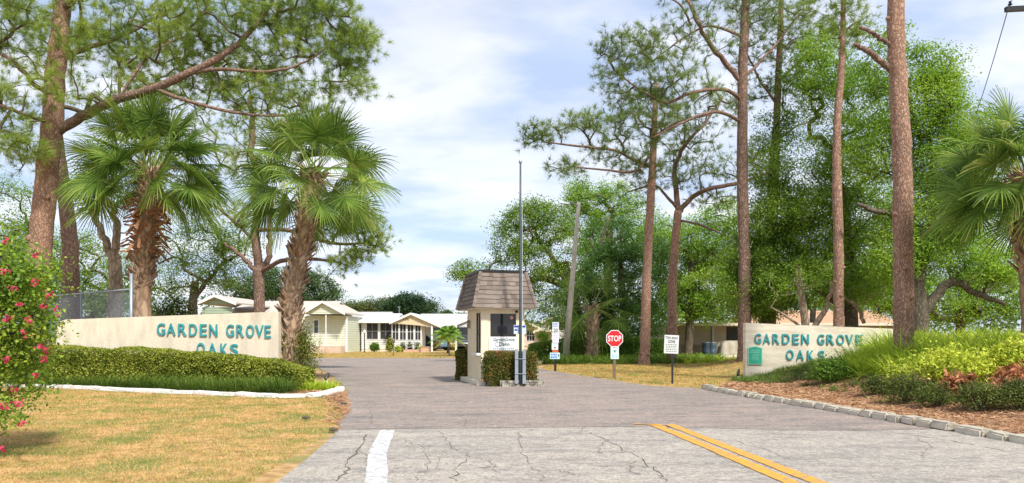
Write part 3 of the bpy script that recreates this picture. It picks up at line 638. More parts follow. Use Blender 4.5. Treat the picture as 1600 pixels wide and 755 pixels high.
straps('strap_leaf_plant', scatter([(1.6, 40.2), (2.3, 43.8), (12.5, 47.5), (13.2, 44.5), (9, 41), (6, 40)], 620), 16, .95, .025, leafmat('far_fern_blades', [(.07, .13, .015), (.17, .28, .03), (.30, .40, .05)], trans=.35, nscale=.6), 'green strap leaved ground planting around the two slender pines', 'plants')
straps('strap_leaf_plant', scatter([(9, 39.4), (9.3, 42.6), (13.4, 43.2), (12.5, 40.2)], 130), 16, .7, .02, leafmat('yellow_fern_blades', [(.22, .33, .02), (.42, .52, .03), (.58, .62, .06)], trans=.4, nscale=.6), 'yellow green low plants behind the tow away sign', 'plants')
straps('low_strap_plant', scatter([(8.3, 19.8), (8.5, 22.8), (10.6, 22.6), (10.3, 19.6)], 60), 24, .42, .012, m_lir, 'low variegated tufts on the straw below the right wall ferns', 'plants', arch=1.1)
m_shrub = leafmat('small_shrub_leaves', [(.05, .08, .018), (.11, .15, .03), (.22, .25, .05)], trans=.3, nscale=2)
m_yshrub = leafmat('yellow_shrub_leaves', [(.26, .38, .03), (.54, .62, .06), (.78, .78, .14)], trans=.35, nscale=2)
m_croton = leafmat('red_croton_leaves', [(.14, .16, .04), (.36, .13, .06), (.62, .27, .13), (.74, .42, .22)], trans=.3, nscale=3)
m_grn = leafmat('green_shrub_leaves', [(.06, .12, .018), (.13, .25, .03), (.26, .40, .05)], trans=.35, nscale=2)
def shrub(name, label, px, py, Y, wpx, hpx, m, n=2600, ls=.045, group=None, cat='shrub', asp=.55, flat=.85, gaps=.0):
    c = at(px, py, Y); g = float(gz(c.x, Y)); a = wpx/2*Y/F; h = hpx*Y/F
    e = empty(name, (c.x, Y, g), label, cat, group); mb = MB(); tips = []
    for k in range(16):
        ph = random.uniform(0, 6.28); rr = random.uniform(.25, .8)
        t = Vector((c.x+math.cos(ph)*a*rr, Y+math.sin(ph)*a*rr*flat, g+h*random.uniform(.45, .9))); b0 = Vector((c.x+random.uniform(-.05, .05), Y+random.uniform(-.05, .05), g-.03))
        mb.tube([b0, b0.lerp(t, .5)+Vector((0, 0, h*.08)), t], [.016, .011, .005], 5, cap=False)
    mb.build('stems', m_oakbark, e)
    K = max(12, n//45); u = unit(rng.normal(size=(K, 3))); u[:, 2] = np.abs(u[:, 2])*1.0-.15; r = rng.uniform(.55, 1.0, K)[:, None]
    ctr = np.array([c.x, Y, g+h*.30])+u*r*np.array([a*.86, a*.86*flat, h*.62])
    pos = (ctr[:, None, :]+rng.normal(size=(K, n//K, 3))*np.array([a, a, h*.5])*.20*rng.uniform(.5, 1.5, (K, 1, 1))).reshape(-1, 3); pos[:, 2] = np.maximum(pos[:, 2], g+.05+rng.uniform(0, .08, len(pos)))
    V, Fc = leaf_quads(pos, ls, up=.4, aspect=asp); link('foliage', npmesh('foliage', V, Fc), m, e); return e
straps('low_strap_plant', scatter([(8.0, 16.5), (8.3, 19.5), (12, 18.6), (14, 16.5), (14, 14.5), (10.5, 14.2), (9.2, 15.6)], 70), 14, .34, .011, m_grn, 'scattered weedy green tufts between the small shrubs of the right bed', 'weeds', arch=1.0)
G1 = 'small rounded shrubs in the right bed'
shrub('small_shrub', 'small dark rounded shrub at the left end of the row in the right bed', 1368, 627, 18.4, 52, 40, m_shrub, group=G1)
shrub('small_shrub', 'wider olive shrub, second from the left in the right bed', 1416, 638, 16.7, 74, 60, m_shrub, 3600, group=G1)
shrub('small_shrub', 'small bright shrub closest to the kerb blocks left of the red leaved plant', 1462, 644, 15.8, 60, 46, m_shrub, group=G1)
shrub('small_shrub', 'round shrub on the straw in front of the red leaved plant', 1532, 652, 14.9, 78, 58, m_shrub, 3800, group=G1)
shrub('small_shrub', 'shrub at the right picture edge in the right bed', 1592, 650, 14.7, 72, 62, m_shrub, 4200, group=G1)
shrub('flowering_shrub', 'low leafy green shrub at the left end of the fern bank', 1302, 588, 21.8, 70, 46, m_grn, 4200, ls=.07)
shrub('yellow_shrub', 'wide lime yellow shrub in front of the ferns', 1487, 590, 17.6, 120, 68, m_yshrub, 6800, ls=.085, group='lime yellow shrubs')
shrub('yellow_shrub', 'lime yellow shrub at the right picture edge above the red plant', 1590, 588, 17.3, 90, 74, m_yshrub, 5200, ls=.085, group='lime yellow shrubs')
shrub('yellow_shrub', 'small yellow green sprig below the ferns left of the wide lime shrub', 1400, 600, 18.8, 40, 42, m_yshrub, 1500, ls=.075, group='lime yellow shrubs')
shrub('red_leaf_shrub', 'upright red and orange leaved shrub between the small dark shrubs', 1500, 626, 16.2, 54, 58, m_croton, 650, ls=.15, asp=.33, group='red leaved shrubs')
shrub('red_leaf_shrub', 'red and orange leaved shrub at the right picture edge', 1586, 612, 15.9, 56, 58, m_croton, 700, ls=.15, asp=.33, group='red leaved shrubs')
shrub('spiky_shrub', 'dark bushy shrub behind the left wall between the palm and the letters', 275, 560, 27.5, 78, 150, leafmat('dark_shrub_leaves', [(.03, .05, .015), (.07, .10, .025), (.13, .17, .04)], trans=.3, nscale=1), 9000, ls=.10)
shrub('leafy_shrub', 'tall leafy green shrub on the trunk of the palm by the wall end', 470, 600, 24.9, 62, 110, leafmat('vine_leaves', [(.07, .10, .015), (.17, .22, .03), (.33, .36, .05)], trans=.35, nscale=2), 3600, ls=.10, asp=.3)
straps('strap_leaf_plant', np.array([[at(398, 0, 28).x+random.gauss(0, .25), 28+random.gauss(0, .25), random.uniform(1.1, 1.75)] for _ in range(16)]), 22, 1.15, .02, m_lir, 'spiky grass like plant rising behind the left sign wall', 'plant', arch=.5, kind=None)

# bougainvillea -------------------------------------------------------
def bougain():
    e = empty('bougainvillea', (-7.25, 10.2, 0), 'large green bougainvillea with magenta blooms at the left picture edge', 'flowering shrub')
    m = leafmat('bougainvillea_leaves', [(.06, .12, .015), (.15, .27, .03), (.34, .48, .05), (.56, .60, .10)], trans=.4, nscale=1.8)
    els = [(-7.25, 10.2, 1.85, 1.15, 1.0, .85), (-7.0, 10.1, 2.35, .95, .8, .55), (-7.2, 10.0, 1.0, 1.08, .9, .75), (-6.75, 10.0, 1.75, .72, .6, .6), (-7.5, 10, .55, .6, .6, .4), (-6.55, 10.05, 2.25, .45, .4, .28)]
    ctr = []
    for x, y, z, a, b, c in els:
        n = int(150*a*c)+20; u = unit(rng.normal(size=(n, 3))); ctr.append(np.array([x, y, z])+u*(rng.uniform(.45, 1, n)**.6)[:, None]*np.array([a, b, c]))
    ctr = np.concatenate(ctr); ctr = ctr[ctr[:, 2] > .2]
    tw, td = grow([([(-7.25, 10.2, 0), (-7.2, 10.1, .8), (-7.3, 10.1, 1.6)], [.06, .05, .03]), ([(-7.25, 10.2, .2), (-6.9, 10, 1.2), (-6.7, 10, 1.9)], [.04, .03, .02])], ctr, rtip=.004, lift=.2, step=.2)
    mb = MB(); mb.tube([(-7.25, 10.2, -.05), (-7.2, 10.1, .8), (-7.3, 10.1, 1.6)], [.07, .05, .03], 8); mb.tube([(-7.25, 10.2, .0), (-6.9, 10, 1.2), (-6.7, 10, 1.9)], [.05, .03, .02], 8)
    for p_, r_, _ in tw: mb.tube(p_, r_, 4, cap=False)
    # arching shoots
    sh = []
    for _ in range(42):
        s = ctr[rng.integers(len(ctr))]; dr = Vector((random.uniform(-.1, 1), random.uniform(-.7, .5), random.uniform(-.3, .8))).normalized(); L = random.uniform(.2, .42)
        pts = [Vector(s)+dr*L*t+Vector((0, 0, -.35*L*t*t)) for t in (0, .33, .66, 1)]; mb.tube(pts, [.005, .004, .003, .002], 4, cap=False)
        for t in np.linspace(.1, 1, 9): sh.append(np.array(Vector(s)+dr*L*t+Vector((0, 0, -.35*L*t*t)))+rng.normal(0, .03, (4, 3)))
    mb.build('stems', m_oakbark, e, smooth=True)
    pos = (ctr[:, None, :]+rng.normal(size=(len(ctr), 46, 3))*np.array([.115, .115, .09])).reshape(-1, 3); pos = np.concatenate([pos]+sh)
    V, Fc = leaf_quads(pos, .052, up=.5, aspect=.7); link('foliage', npmesh('foliage', V, Fc), m, e)
    mf = leafmat('magenta_bracts', [(.50, .03, .08), (.72, .06, .16), (.78, .16, .26)], trans=.4, nscale=3)
    fpos = []
    spots = [(8, 378, 9.2), (58, 400, 9.5), (22, 452, 9.2), (78, 462, 9.2), (12, 497, 9.2), (56, 440, 9.1), (30, 475, 9.1), (63, 543, 9.3), (70, 560, 9.3), (56, 586, 9.2), (20, 610, 9.1), (28, 629, 9.1), (35, 660, 9.2), (4, 638, 9.1), (8, 562, 9.1), (46, 500, 9.1), (88, 485, 9.3), (72, 548, 9.2), (5, 425, 9.1), (40, 522, 9.1), (3, 700, 9.2), (66, 480, 9.2)]
    for x, y, d in spots:
        c = np.array(at(x, y, d)); fpos.append(c+rng.normal(0, .022, (12, 3)))
    V, Fc = leaf_quads(np.concatenate(fpos), .042, up=.2, aspect=.85); link('blossoms', npmesh('blossoms', V, Fc), mf, e)
bougain()

# ------------------------------------------------------------------ palms
def frond_mesh(c, az, el, Lp, Lb, nseg=48, droop=.35, wdt=.017, spanA=130):
    """costapalmate fan: petiole mesh + blade arrays"""
    h = Vector((math.cos(az), math.sin(az), 0)); d0 = (h*math.cos(el)+Vector((0, 0, math.sin(el)))).normalized()
    pts = [c+d0*Lp*t+Vector((0, 0, -Lp*.20*t*t*math.cos(el))) for t in (0, .25, .5, .75, 1)]
    ax = (pts[-1]-pts[-2]).normalized(); side = ax.cross(Vector((0, 0, 1))); side = side.normalized() if side.length > .05 else Vector((-h.y, h.x, 0)); nrm = side.cross(ax).normalized()
    tw = random.uniform(-1.15, 1.15); side, nrm = side*math.cos(tw)+nrm*math.sin(tw), nrm*math.cos(tw)-side*math.sin(tw)
    V = []; Fc = []; hub = pts[-1]
    for k in range(nseg):
        u = (k+.5)/nseg*2-1; a = R(spanA)*u+random.gauss(0, .02); L = Lb*(1.0-.22*abs(u)**1.5)*random.uniform(.9, 1.06)
        dr = ax*math.cos(a)+side*math.sin(a); hb = hub+ax*(.22*Lb*(1-abs(u)))
        dr = (dr+nrm*(-.10+.16*abs(u))).normalized()     # folds down along the rib, cups at the sides
        s = dr.cross(nrm).normalized(); i = len(V)
        dp = droop*random.uniform(.7, 1.5)
        for j, t in enumerate((0, .3, .58, .8, 1)):
            p = hb+dr*L*t; g = dp*L*max(0, t-.45)**1.6*1.9
            p = p+Vector((0, 0, -g))-dr*g*.25; ww = (.25, 1.0, .85, .45, .05)[j]*wdt*(Lb/1.0)
            fold = nrm*(.006 if k % 2 else -.006)
            V += [tuple(p-s*ww+fold), tuple(p+s*ww-fold)]
        for j in range(4): Fc.append((i+2*j, i+2*j+1, i+2*j+3, i+2*j+2))
    return pts, V, Fc
def palm(name, label, Y, line, crown, nfr, Lp, Lb, seed, group=None, rad=.26, boots=(0.1, 1), dead=0, nseg=48, elr=(-.75, 1.35), nboot=150):
    random.seed(seed)
    tp = poly_at(line, Y); b = tp[0].copy(); g = float(gz(b.x, b.y)); b.z = g; tp[0] = b
    e = empty(name, b, label, 'palm tree', group)
    L, Rr = smooth_line(tp, [rad*1.15]+[rad]*(len(tp)-1), 6); MB().tube(L, Rr, 12, wob=.06).build('trunk', m_boot, e, smooth=True)
    bm_ = MB(); bd = MB(); n = len(L)
    for k in range(nboot):
        t = boots[0]+(boots[1]-boots[0])*k/nboot; f = t*(n-1); i = min(int(f), n-2); q = L[i].lerp(L[i+1], f-i); tn = (L[i+1]-L[i]).normalized()
        a = k*2.399; o = Vector((math.cos(a), math.sin(a), 0)); o = (o-tn*o.dot(tn)).normalized(); s = tn.cross(o)
        sk = (1 if k % 2 else -1)*.55; up = (tn+s*sk).normalized(); ln = random.uniform(.24, .36); fl = random.uniform(.08, .22)
        p0 = q+o*rad*.9; p1 = q+o*(rad*1.0+fl*.5)+up*ln*.55; p2 = q+o*(rad+fl)+up*ln
        mbx = bd if dead and .50 < t < .50+dead else bm_
        if mbx is bd: p1 = p1+o*.13-Vector((0, 0, .06)); p2 = p2+o*.32-Vector((0, 0, .15+.35*random.random())); 
        wv = up.cross(o).normalized()
        pr = [(p0, .075, .03), (p1, .05, .022), (p2, .028 if mbx is bm_ else .06, .012)]; i0 = len(mbx.v)
        for (pp, w1, t1) in pr: mbx.v += [tuple(pp-wv*w1-o*t1), tuple(pp+wv*w1-o*t1), tuple(pp+wv*w1*.8+o*t1), tuple(pp-wv*w1*.8+o*t1)]
        for j in (0, 1):
            for r_ in range(4): mbx.f.append((i0+4*j+r_, i0+4*j+(r_+1) % 4, i0+4*j+4+(r_+1) % 4, i0+4*j+4+r_))
        mbx.f.append((i0+8, i0+9, i0+10, i0+11))
    bm_.build('leaf_bases', m_boot, e)
    if dead: tag(bd.build('dead_leaf_bases', m_bootdead, e), 'orange brown curled dead leaf bases')
    c = L[-1]
    for k in range(nfr):
        az = k*2.399+random.uniform(-.2, .2); el = elr[1]-(elr[1]-elr[0])*((k+.5)/nfr)**.88+random.uniform(-.12, .12)
        c2 = c+Vector((math.cos(az)*rad*.5, math.sin(az)*rad*.5, -.25*(k/nfr)))
        pts, V, Fc = frond_mesh(c2, az, el, Lp*random.uniform(.8, 1.15), Lb*random.uniform(.85, 1.1), nseg=nseg, droop=.06+.34*random.random())
        fo = link('frond', npmesh('frond', V, Fc), m_palm, e); pm = MB().tube(pts, [.022, .018, .015, .013, .010], 5, cap=False); pm.build('petiole', m_palmy, fo, smooth=True, world=False)
        fo_p = fo.children[0] if fo.children else None
    return e
palm('cabbage_palm', 'stout fan palm with orange dead leaf bases behind the left wall', 26.2, [(226, 590), (222, 470), (224, 400), (232, 330), (238, 262)], None, 56, 1.5, 1.28, 11, rad=.30, boots=(.30, .99), elr=(-.50, 1.5), dead=.30, nboot=230, group='fan palms by the left wall')
palm('cabbage_palm', 'leaning fan palm with shaggy trunk at the right end of the left wall', 24.8, [(455, 600), (457, 520), (455, 470), (464, 420), (474, 370), (486, 300), (490, 268)], None, 50, 1.4, 1.15, 23, rad=.28, boots=(.03, .97), elr=(-.65, 1.5), nboot=210, group='fan palms by the left wall')
palm('cabbage_palm', 'large fan palm at the right picture edge with long hanging fronds', 19.5, [(1616, 600), (1612, 480), (1606, 370), (1601, 268)], None, 50, 1.15, 1.2, 37, rad=.24, boots=(.5, .97), nboot=90, elr=(-.6, 1.4))
palm('cabbage_palm', 'shaded fan palm with reddish trunk behind the stop sign and strap leaved plants', 45.5, [(924, 572), (926, 540), (926, 500), (924, 478)], None, 26, 1.7, 1.3, 41, rad=.34, nseg=26, nboot=60)

# ------------------------------------------------------------------ pines
PINE_G = 'tall slender pines on the right'
def stub(e, p0, p1, r): MB().tube([p0, p0.lerp(p1, .5), p1], [r, r*.8, r*.55], 8).build('branch_stub', m_pinebark, e, smooth=True)
# big left pine
tree('pine_tree', 'big reddish pine at the left with a long limb reaching over the palms', 'pine tree', 26.5,
     [(46, 600, .40), (60, 410, .385), (68, 330, .37), (79, 220, .35), (88, 100, .31), (97, 20, .28), (104, -80, .23), (110, -200, .16)],
     [[(86, 208, .17), (130, 182, .17), (185, 155, .155, -.5), (240, 138, .14, -.8), (300, 112, .125, -1), (350, 85, .105, -1), (385, 55, .085, -.8), (420, 10, .06, -.5), (440, -40, .04)],
      [(300, 112, .08, -1), (350, 108, .06, -1), (420, 112, .05, -1), (480, 95, .035, -.5), (530, 60, .02, 0)],
      [(240, 138, .07, -.8), (300, 160, .06, -1.2), (380, 178, .05, -1), (450, 180, .035, -.5), (500, 170, .02)],
      [(90, 100, .13), (120, 80, .10, 1), (170, 65, .08, 1.5), (230, 35, .07, 2), (285, 5, .05, 2)],
      [(84, 150, .10), (50, 130, .08, -1), (20, 95, .06, -1), (-30, 70, .05, -1)],
      [(76, 190, .08), (40, 180, .06, -1.5), (0, 165, .05, -2), (-40, 160, .03, -2)],
      [(98, 15, .13), (120, -5, .12, -.5), (150, -30, .09, -1), (200, -60, .06)],
      [(185, 155, .05, -.5), (230, 90, .045, 0), (280, 60, .035, 1), (330, 55, .02, 1)]],
     [(500, 55, 75, 60, 70), (545, 120, 45, 60, 36), (470, 0, 90, 40, 45), (555, 60, 38, 60, 26), (420, 140, 90, 45, 50), (330, 90, 90, 55, 60, 1), (330, 20, 110, 40, 60, -1), (200, 60, 100, 60, 75, 1.5), (280, 110, 90, 50, 30, .5), (120, 110, 60, 50, 14, -1.5), (230, 120, 60, 40, 16, 1), (505, 185, 28, 18, 12), (50, 60, 70, 60, 42), (20, 150, 60, 60, 34, -1.5), (30, 240, 60, 40, 24, -1.5), (250, -40, 180, 50, 60), (420, 70, 70, 50, 40), (110, 20, 60, 60, 24, -2), (15, 10, 60, 60, 30, -2)],
     'needle', m_pinebark, m_needle, nd_n=44, nd_L=.30, nd_w=.0055, rtip=.013, tufts=4, knots=3, shell=.1)
tree('pine_tree', 'second pine behind the left fence with plated bark', 'pine tree', 31.5,
     [(110, 585, .37), (110, 480, .35), (109, 380, .31), (99, 290, .27), (87, 190, .22), (92, 60, .18), (99, -60, .13)], [],
     [(140, 130, 110, 60, 34), (60, 60, 90, 60, 24), (220, 200, 90, 40, 26), (280, 40, 120, 60, 44), (20, 200, 50, 50, 14)], 'needle', m_pinebark2, m_needle, nd_n=24, nd_L=.3, nd_w=.008, rtip=.012, tufts=4, shell=.1)
tree('pine_tree', 'forked dark trunked pine behind the left sign wall with wispy hanging branches', 'pine tree', 36,
     [(404, 580, .289), (405, 470, .255), (404, 420, .255)],
     [[(404, 425, .22), (402, 380, .2), (400, 320, .18), (396, 240, .15), (392, 150, .12)], [(405, 428, .16), (418, 405, .14), (420, 380, .12), (421, 350, .1), (425, 300, .08)], [(404, 425, .14), (388, 412, .11), (372, 395, .09), (350, 380, .06)],
      [(408, 425, .12), (440, 408, .10, -1), (490, 405, .08, -2), (530, 410, .04, -2)], [(400, 360, .10), (450, 360, .09, -2), (520, 380, .07, -3), (570, 380, .04, -3)], [(400, 380, .08), (370, 350, .07), (330, 320, .06), (270, 300, .03)]],
     [(560, 350, 45, 22, 34, -3), (530, 345, 50, 20, 24, -3), (580, 375, 28, 30, 26, -3), (555, 400, 35, 22, 20, -3), (530, 420, 14, 20, 8, -2), (500, 370, 40, 25, 12, -3), (330, 240, 90, 60, 50), (400, 220, 60, 60, 34), (280, 170, 100, 60, 50), (420, 130, 90, 60, 40), (380, 330, 50, 25, 20), (300, 290, 70, 30, 26)],
     'needle', m_pinebark2, m_needle, nd_n=24, nd_L=.28, nd_w=.008, rtip=.014, tufts=5, shell=.1)
# slender pines on the right
tree('pine_tree', 'slender pale barked pine between the stop sign and the tow away sign', 'pine tree', 40,
     [(1006, 572, .306), (1008, 540, .272), (1010, 450, .238), (1014, 360, .221), (1019, 270, .196), (1022, 200, .162), (1026, 130, .111)],
     [[(1019, 262, .10), (990, 250, .08), (960, 235, .07, -1), (900, 228, .055, -2), (850, 222, .03, -2)], [(1014, 245, .08), (990, 268, .07, -1), (940, 265, .05, -2), (890, 260, .03, -2)], [(1021, 215, .07), (1060, 190, .05), (1110, 180, .03)]],
     [(850, 205, 42, 20, 26, -2), (825, 212, 18, 14, 10, -2), (900, 185, 40, 22, 22, -2), (890, 262, 45, 14, 20, -2), (950, 205, 55, 40, 44, -1), (1010, 180, 60, 40, 50), (1000, 260, 50, 25, 30), (1060, 200, 60, 35, 34), (975, 240, 60, 25, 24, -1)],
     'needle', m_pinebark, m_needle2, group=PINE_G, nd_n=26, nd_L=.36, nd_w=.008, rtip=.014, tufts=3, knots=8, shell=.1)
tree('pine_tree', 'slender pine directly behind the tow away sign, forking high up', 'pine tree', 42,
     [(1049, 575, .289), (1050, 520, .264), (1051, 440, .246), (1055, 380, .230), (1060, 330, .212)],
     [[(1060, 332, .17), (1056, 290, .15), (1055, 260, .12), (1075, 220, .10, -1), (1100, 195, .07, -1), (1130, 150, .04, -1)], [(1060, 332, .15), (1080, 310, .13), (1110, 295, .12, -1), (1160, 285, .10, -1), (1210, 265, .06, -1)], [(1058, 325, .09), (1040, 305, .08), (1022, 290, .06), (980, 300, .03)], [(1062, 345, .07), (1090, 350, .06, -1), (1120, 362, .05, -1), (1150, 375, .03, -1)]],
     [(1080, 225, 80, 50, 60), (1110, 160, 60, 45, 40), (1060, 270, 60, 30, 30), (1150, 260, 60, 30, 30), (1190, 250, 40, 30, 16), (1110, 310, 70, 25, 24), (1000, 300, 40, 20, 14)],
     'needle', m_pinebark, m_needle2, group=PINE_G, nd_n=24, nd_L=.36, nd_w=.008, rtip=.014, tufts=3, knots=8, shell=.1)
tree('pine_tree', 'tall brown pine just left of the right sign wall', 'pine tree', 33.5,
     [(1163, 592, .290), (1163, 500, .273), (1163, 400, .251), (1160, 280, .238), (1160, 140, .211), (1164, 30, .194), (1168, -60, .150), (1170, -160, .088)],
     [[(1158, 128, .12), (1135, 100, .12), (1110, 70, .10, -.5), (1090, 35, .09, -1), (1075, 0, .07, -1), (1050, -30, .04)], [(1158, 155, .09), (1130, 140, .08, -1), (1080, 145, .07, -2), (1040, 160, .06, -2), (1000, 140, .04, -2), (960, 110, .025, -2)], [(1158, 190, .08), (1120, 175, .07, -1.5), (1070, 190, .05, -2), (1020, 215, .03, -2)],
      [(1163, 120, .07), (1190, 95, .06, .5), (1220, 60, .05, 1), (1250, 20, .03, 1)], [(1163, 60, .07), (1130, 45, .06), (1100, 42, .05), (1060, 65, .04, -1), (1020, 95, .025, -1)], [(1080, 40, .05, -1), (1060, 5, .04, -1.5), (1030, -5, .02, -1.5)]],
     [(985, 80, 55, 30, 50, -2), (960, 120, 30, 35, 26, -2), (1040, 110, 60, 45, 50, -2), (1010, 160, 60, 35, 40, -2), (1090, 50, 70, 45, 40, -1), (1180, 20, 60, 40, 40), (1240, 40, 60, 40, 40, 1), (1090, -10, 80, 25, 20), (1100, 150, 40, 30, 16, -1), (1170, -50, 90, 50, 40), (1230, 90, 30, 30, 10, 1), (1000, 55, 60, 16, 16, -2)],
     'needle', m_pinebark2, m_needle2, group=PINE_G, nd_n=26, nd_L=.32, nd_w=.007, rtip=.011, tufts=3, shell=.1)
tree('pine_tree', 'dark pine trunk rising through leafy trees above the left half of the right wall', 'pine tree', 36,
     [(1204, 580, .240), (1205, 500, .224), (1208, 380, .208), (1212, 240, .176), (1217, 100, .144), (1222, -20, .096)],
     [[(1212, 160, .07), (1190, 130, .06), (1170, 90, .04)], [(1214, 130, .07), (1250, 95, .06), (1290, 60, .04)], [(1212, 220, .06), (1250, 195, .04), (1280, 190, .02)]],
     [(1180, 80, 50, 50, 24), (1260, 60, 60, 40, 30), (1210, 0, 80, 50, 40), (1240, 130, 50, 30, 18), (1180, 150, 30, 30, 10)],
     'needle', m_pinebark2, m_needle2, group=PINE_G, nd_n=24, nd_L=.3, nd_w=.009, rtip=.012, tufts=4, shell=.1)
tree('pine_tree', 'reddish pine trunk rising behind the middle of the right sign wall', 'pine tree', 29.8,
     [(1310, 590, .204), (1310, 500, .196), (1310, 380, .187), (1308, 290, .178), (1308, 200, .145), (1315, 100, .119), (1318, 0, .085), (1322, -80, .060)], [[(1310, 60, .05), (1330, 40, .04), (1350, 30, .02)]],
     [(1325, 30, 45, 40, 26), (1300, -20, 60, 40, 24), (1330, 60, 20, 22, 8)], 'needle', m_pinebark, m_needle, group=PINE_G, nd_n=26, nd_L=.3, nd_w=.007, rtip=.008, tufts=4, knots=4, shell=.1)
t6 = tree('pine_tree', 'thick reddish pine trunk rising out of the ferns at the right', 'pine tree', 22.3,
     [(1412, 580, .29), (1412, 505, .275), (1411, 380, .27), (1410, 260, .265), (1404, 150, .25), (1400, 50, .24), (1399, -60, .21), (1398, -200, .14)],
     [[(1400, 112, .10), (1380, 98, .09), (1360, 82, .08, -.2), (1335, 70, .06, -.3)], [(1398, 78, .08), (1380, 62, .07), (1362, 52, .06), (1345, 42, .05)]],
     [(1398, -170, 110, 60, 40)], 'needle', m_pinebark, m_needle, group=PINE_G, nd_n=26, nd_L=.3, nd_w=.006, rtip=.010, tufts=4, knots=9, shell=.1)

# ------------------------------------------------------------------ broadleaf trees
OG = 'leafy trees behind the right wall and road'
tree('oak_tree', 'spreading oak with open crown rising behind the gate booth roof', 'oak tree', 52,
     [(905, 575, .55), (900, 500, .5), (890, 450, .42), (880, 410, .34)],
     [[(890, 450, .25), (850, 435, .22), (810, 440, .16), (770, 430, .10), (730, 425, .05)], [(885, 430, .22), (860, 400, .18), (840, 370, .14), (830, 340, .07)], [(890, 440, .22), (930, 400, .18), (950, 340, .1)]],
     [(745, 428, 38, 22, 26), (720, 425, 15, 18, 8), (800, 390, 36, 30, 34), (795, 355, 25, 30, 22), (830, 340, 36, 30, 40), (860, 345, 36, 34, 40), (840, 400, 50, 36, 44), (860, 450, 45, 36, 40), (880, 490, 45, 30, 30), (850, 500, 40, 22, 18), (800, 440, 50, 20, 22), (900, 400, 40, 60, 40)],
     'leaf', m_oakbark, m_oak2, group=OG, leafn=46, leafr=.62, leafs=.20, rtip=.02, shell=.2)
tree('oak_tree', 'tall loose crowned tree behind the leaning lamp pole', 'oak tree', 56,
     [(950, 575, .45), (952, 480, .4), (950, 400, .3), (955, 340, .2)], [],
     [(900, 300, 20, 26, 18), (925, 310, 36, 34, 40), (965, 310, 36, 30, 34), (910, 350, 36, 36, 36), (950, 370, 50, 50, 60), (990, 350, 40, 50, 40), (940, 430, 50, 50, 50)],
     'leaf', m_oakbark, m_oak1, group=OG, leafn=46, leafr=.6, leafs=.20, rtip=.02, shell=.2)
tree('leafy_tree', 'dense dark green tree mass directly behind the stop sign', 'tree', 48,
     [(975, 575, .3), (975, 500, .25), (970, 420, .2)], [],
     [(960, 440, 60, 60, 90), (920, 480, 45, 45, 46), (985, 500, 60, 45, 70), (950, 530, 60, 26, 36), (1010, 430, 45, 70, 60), (960, 380, 45, 40, 40)],
     'leaf', m_oakbark, m_oak3, group=OG, leafn=56, leafr=.62, leafs=.19, rtip=.02, shell=.3)
tree('leafy_tree', 'mid green tree filling the gap between the two slender pines', 'tree', 50,
     [(1075, 580, .3), (1078, 500, .26), (1080, 400, .2)], [[(1078, 430, .12), (1120, 380, .1), (1140, 340, .06)]],
     [(1070, 420, 60, 70, 90), (1110, 380, 50, 50, 60), (1120, 440, 60, 50, 66), (1060, 480, 60, 30, 40), (1130, 340, 40, 36, 34), (1120, 480, 50, 22, 40), (1030, 370, 36, 40, 40), (1100, 440, 70, 70, 110, 3), (1050, 400, 60, 60, 60, 3), (1150, 400, 50, 60, 50, 3)],
     'leaf', m_oakbark, m_oak1, group=OG, leafn=50, leafr=.6, leafs=.19, rtip=.02, shell=.3)
tree('leafy_tree', 'leafy tree wrapped round the dark pine above the right wall', 'tree', 35.2,
     [(1196, 580, .28), (1196, 500, .24), (1200, 400, .18), (1204, 300, .14), (1210, 200, .1)], [],
     [(1200, 420, 60, 60, 90), (1160, 460, 45, 36, 40, -1), (1215, 330, 45, 55, 56), (1190, 260, 30, 40, 22), (1230, 400, 50, 60, 60), (1215, 210, 34, 45, 26), (1235, 130, 30, 45, 18), (1240, 470, 40, 20, 20), (1165, 395, 36, 40, 34, -1), (1195, 480, 30, 20, 30), (1205, 360, 30, 60, 50, -1.5), (1200, 440, 40, 50, 50, -1.5), (1255, 330, 30, 50, 30), (1215, 270, 24, 50, 30, -1)],
     'leaf', m_oakbark, m_oak2, group=OG, leafn=52, leafr=.5, leafs=.15, rtip=.012, shell=.3)
tree('leafy_tree', 'bright green tree behind the reddish pine over the middle of the right wall', 'tree', 33,
     [(1330, 580, .3), (1330, 500, .27), (1325, 400, .22), (1320, 300, .16)], [[(1330, 500, .12), (1300, 470, .1), (1260, 440, .06)]],
     [(1300, 420, 55, 50, 70), (1280, 340, 45, 50, 56), (1340, 350, 55, 60, 76), (1330, 260, 55, 55, 66), (1280, 250, 36, 50, 34), (1300, 160, 50, 50, 50), (1275, 100, 36, 50, 34), (1350, 160, 40, 60, 46), (1360, 440, 40, 30, 30), (1300, 90, 40, 50, 30), (1340, 420, 60, 60, 60, 2), (1290, 380, 60, 60, 60, 2), (1370, 340, 50, 60, 50, 1)],
     'leaf', m_oakbark, m_oak1, group=OG, leafn=52, leafr=.5, leafs=.14, rtip=.012, shell=.3)
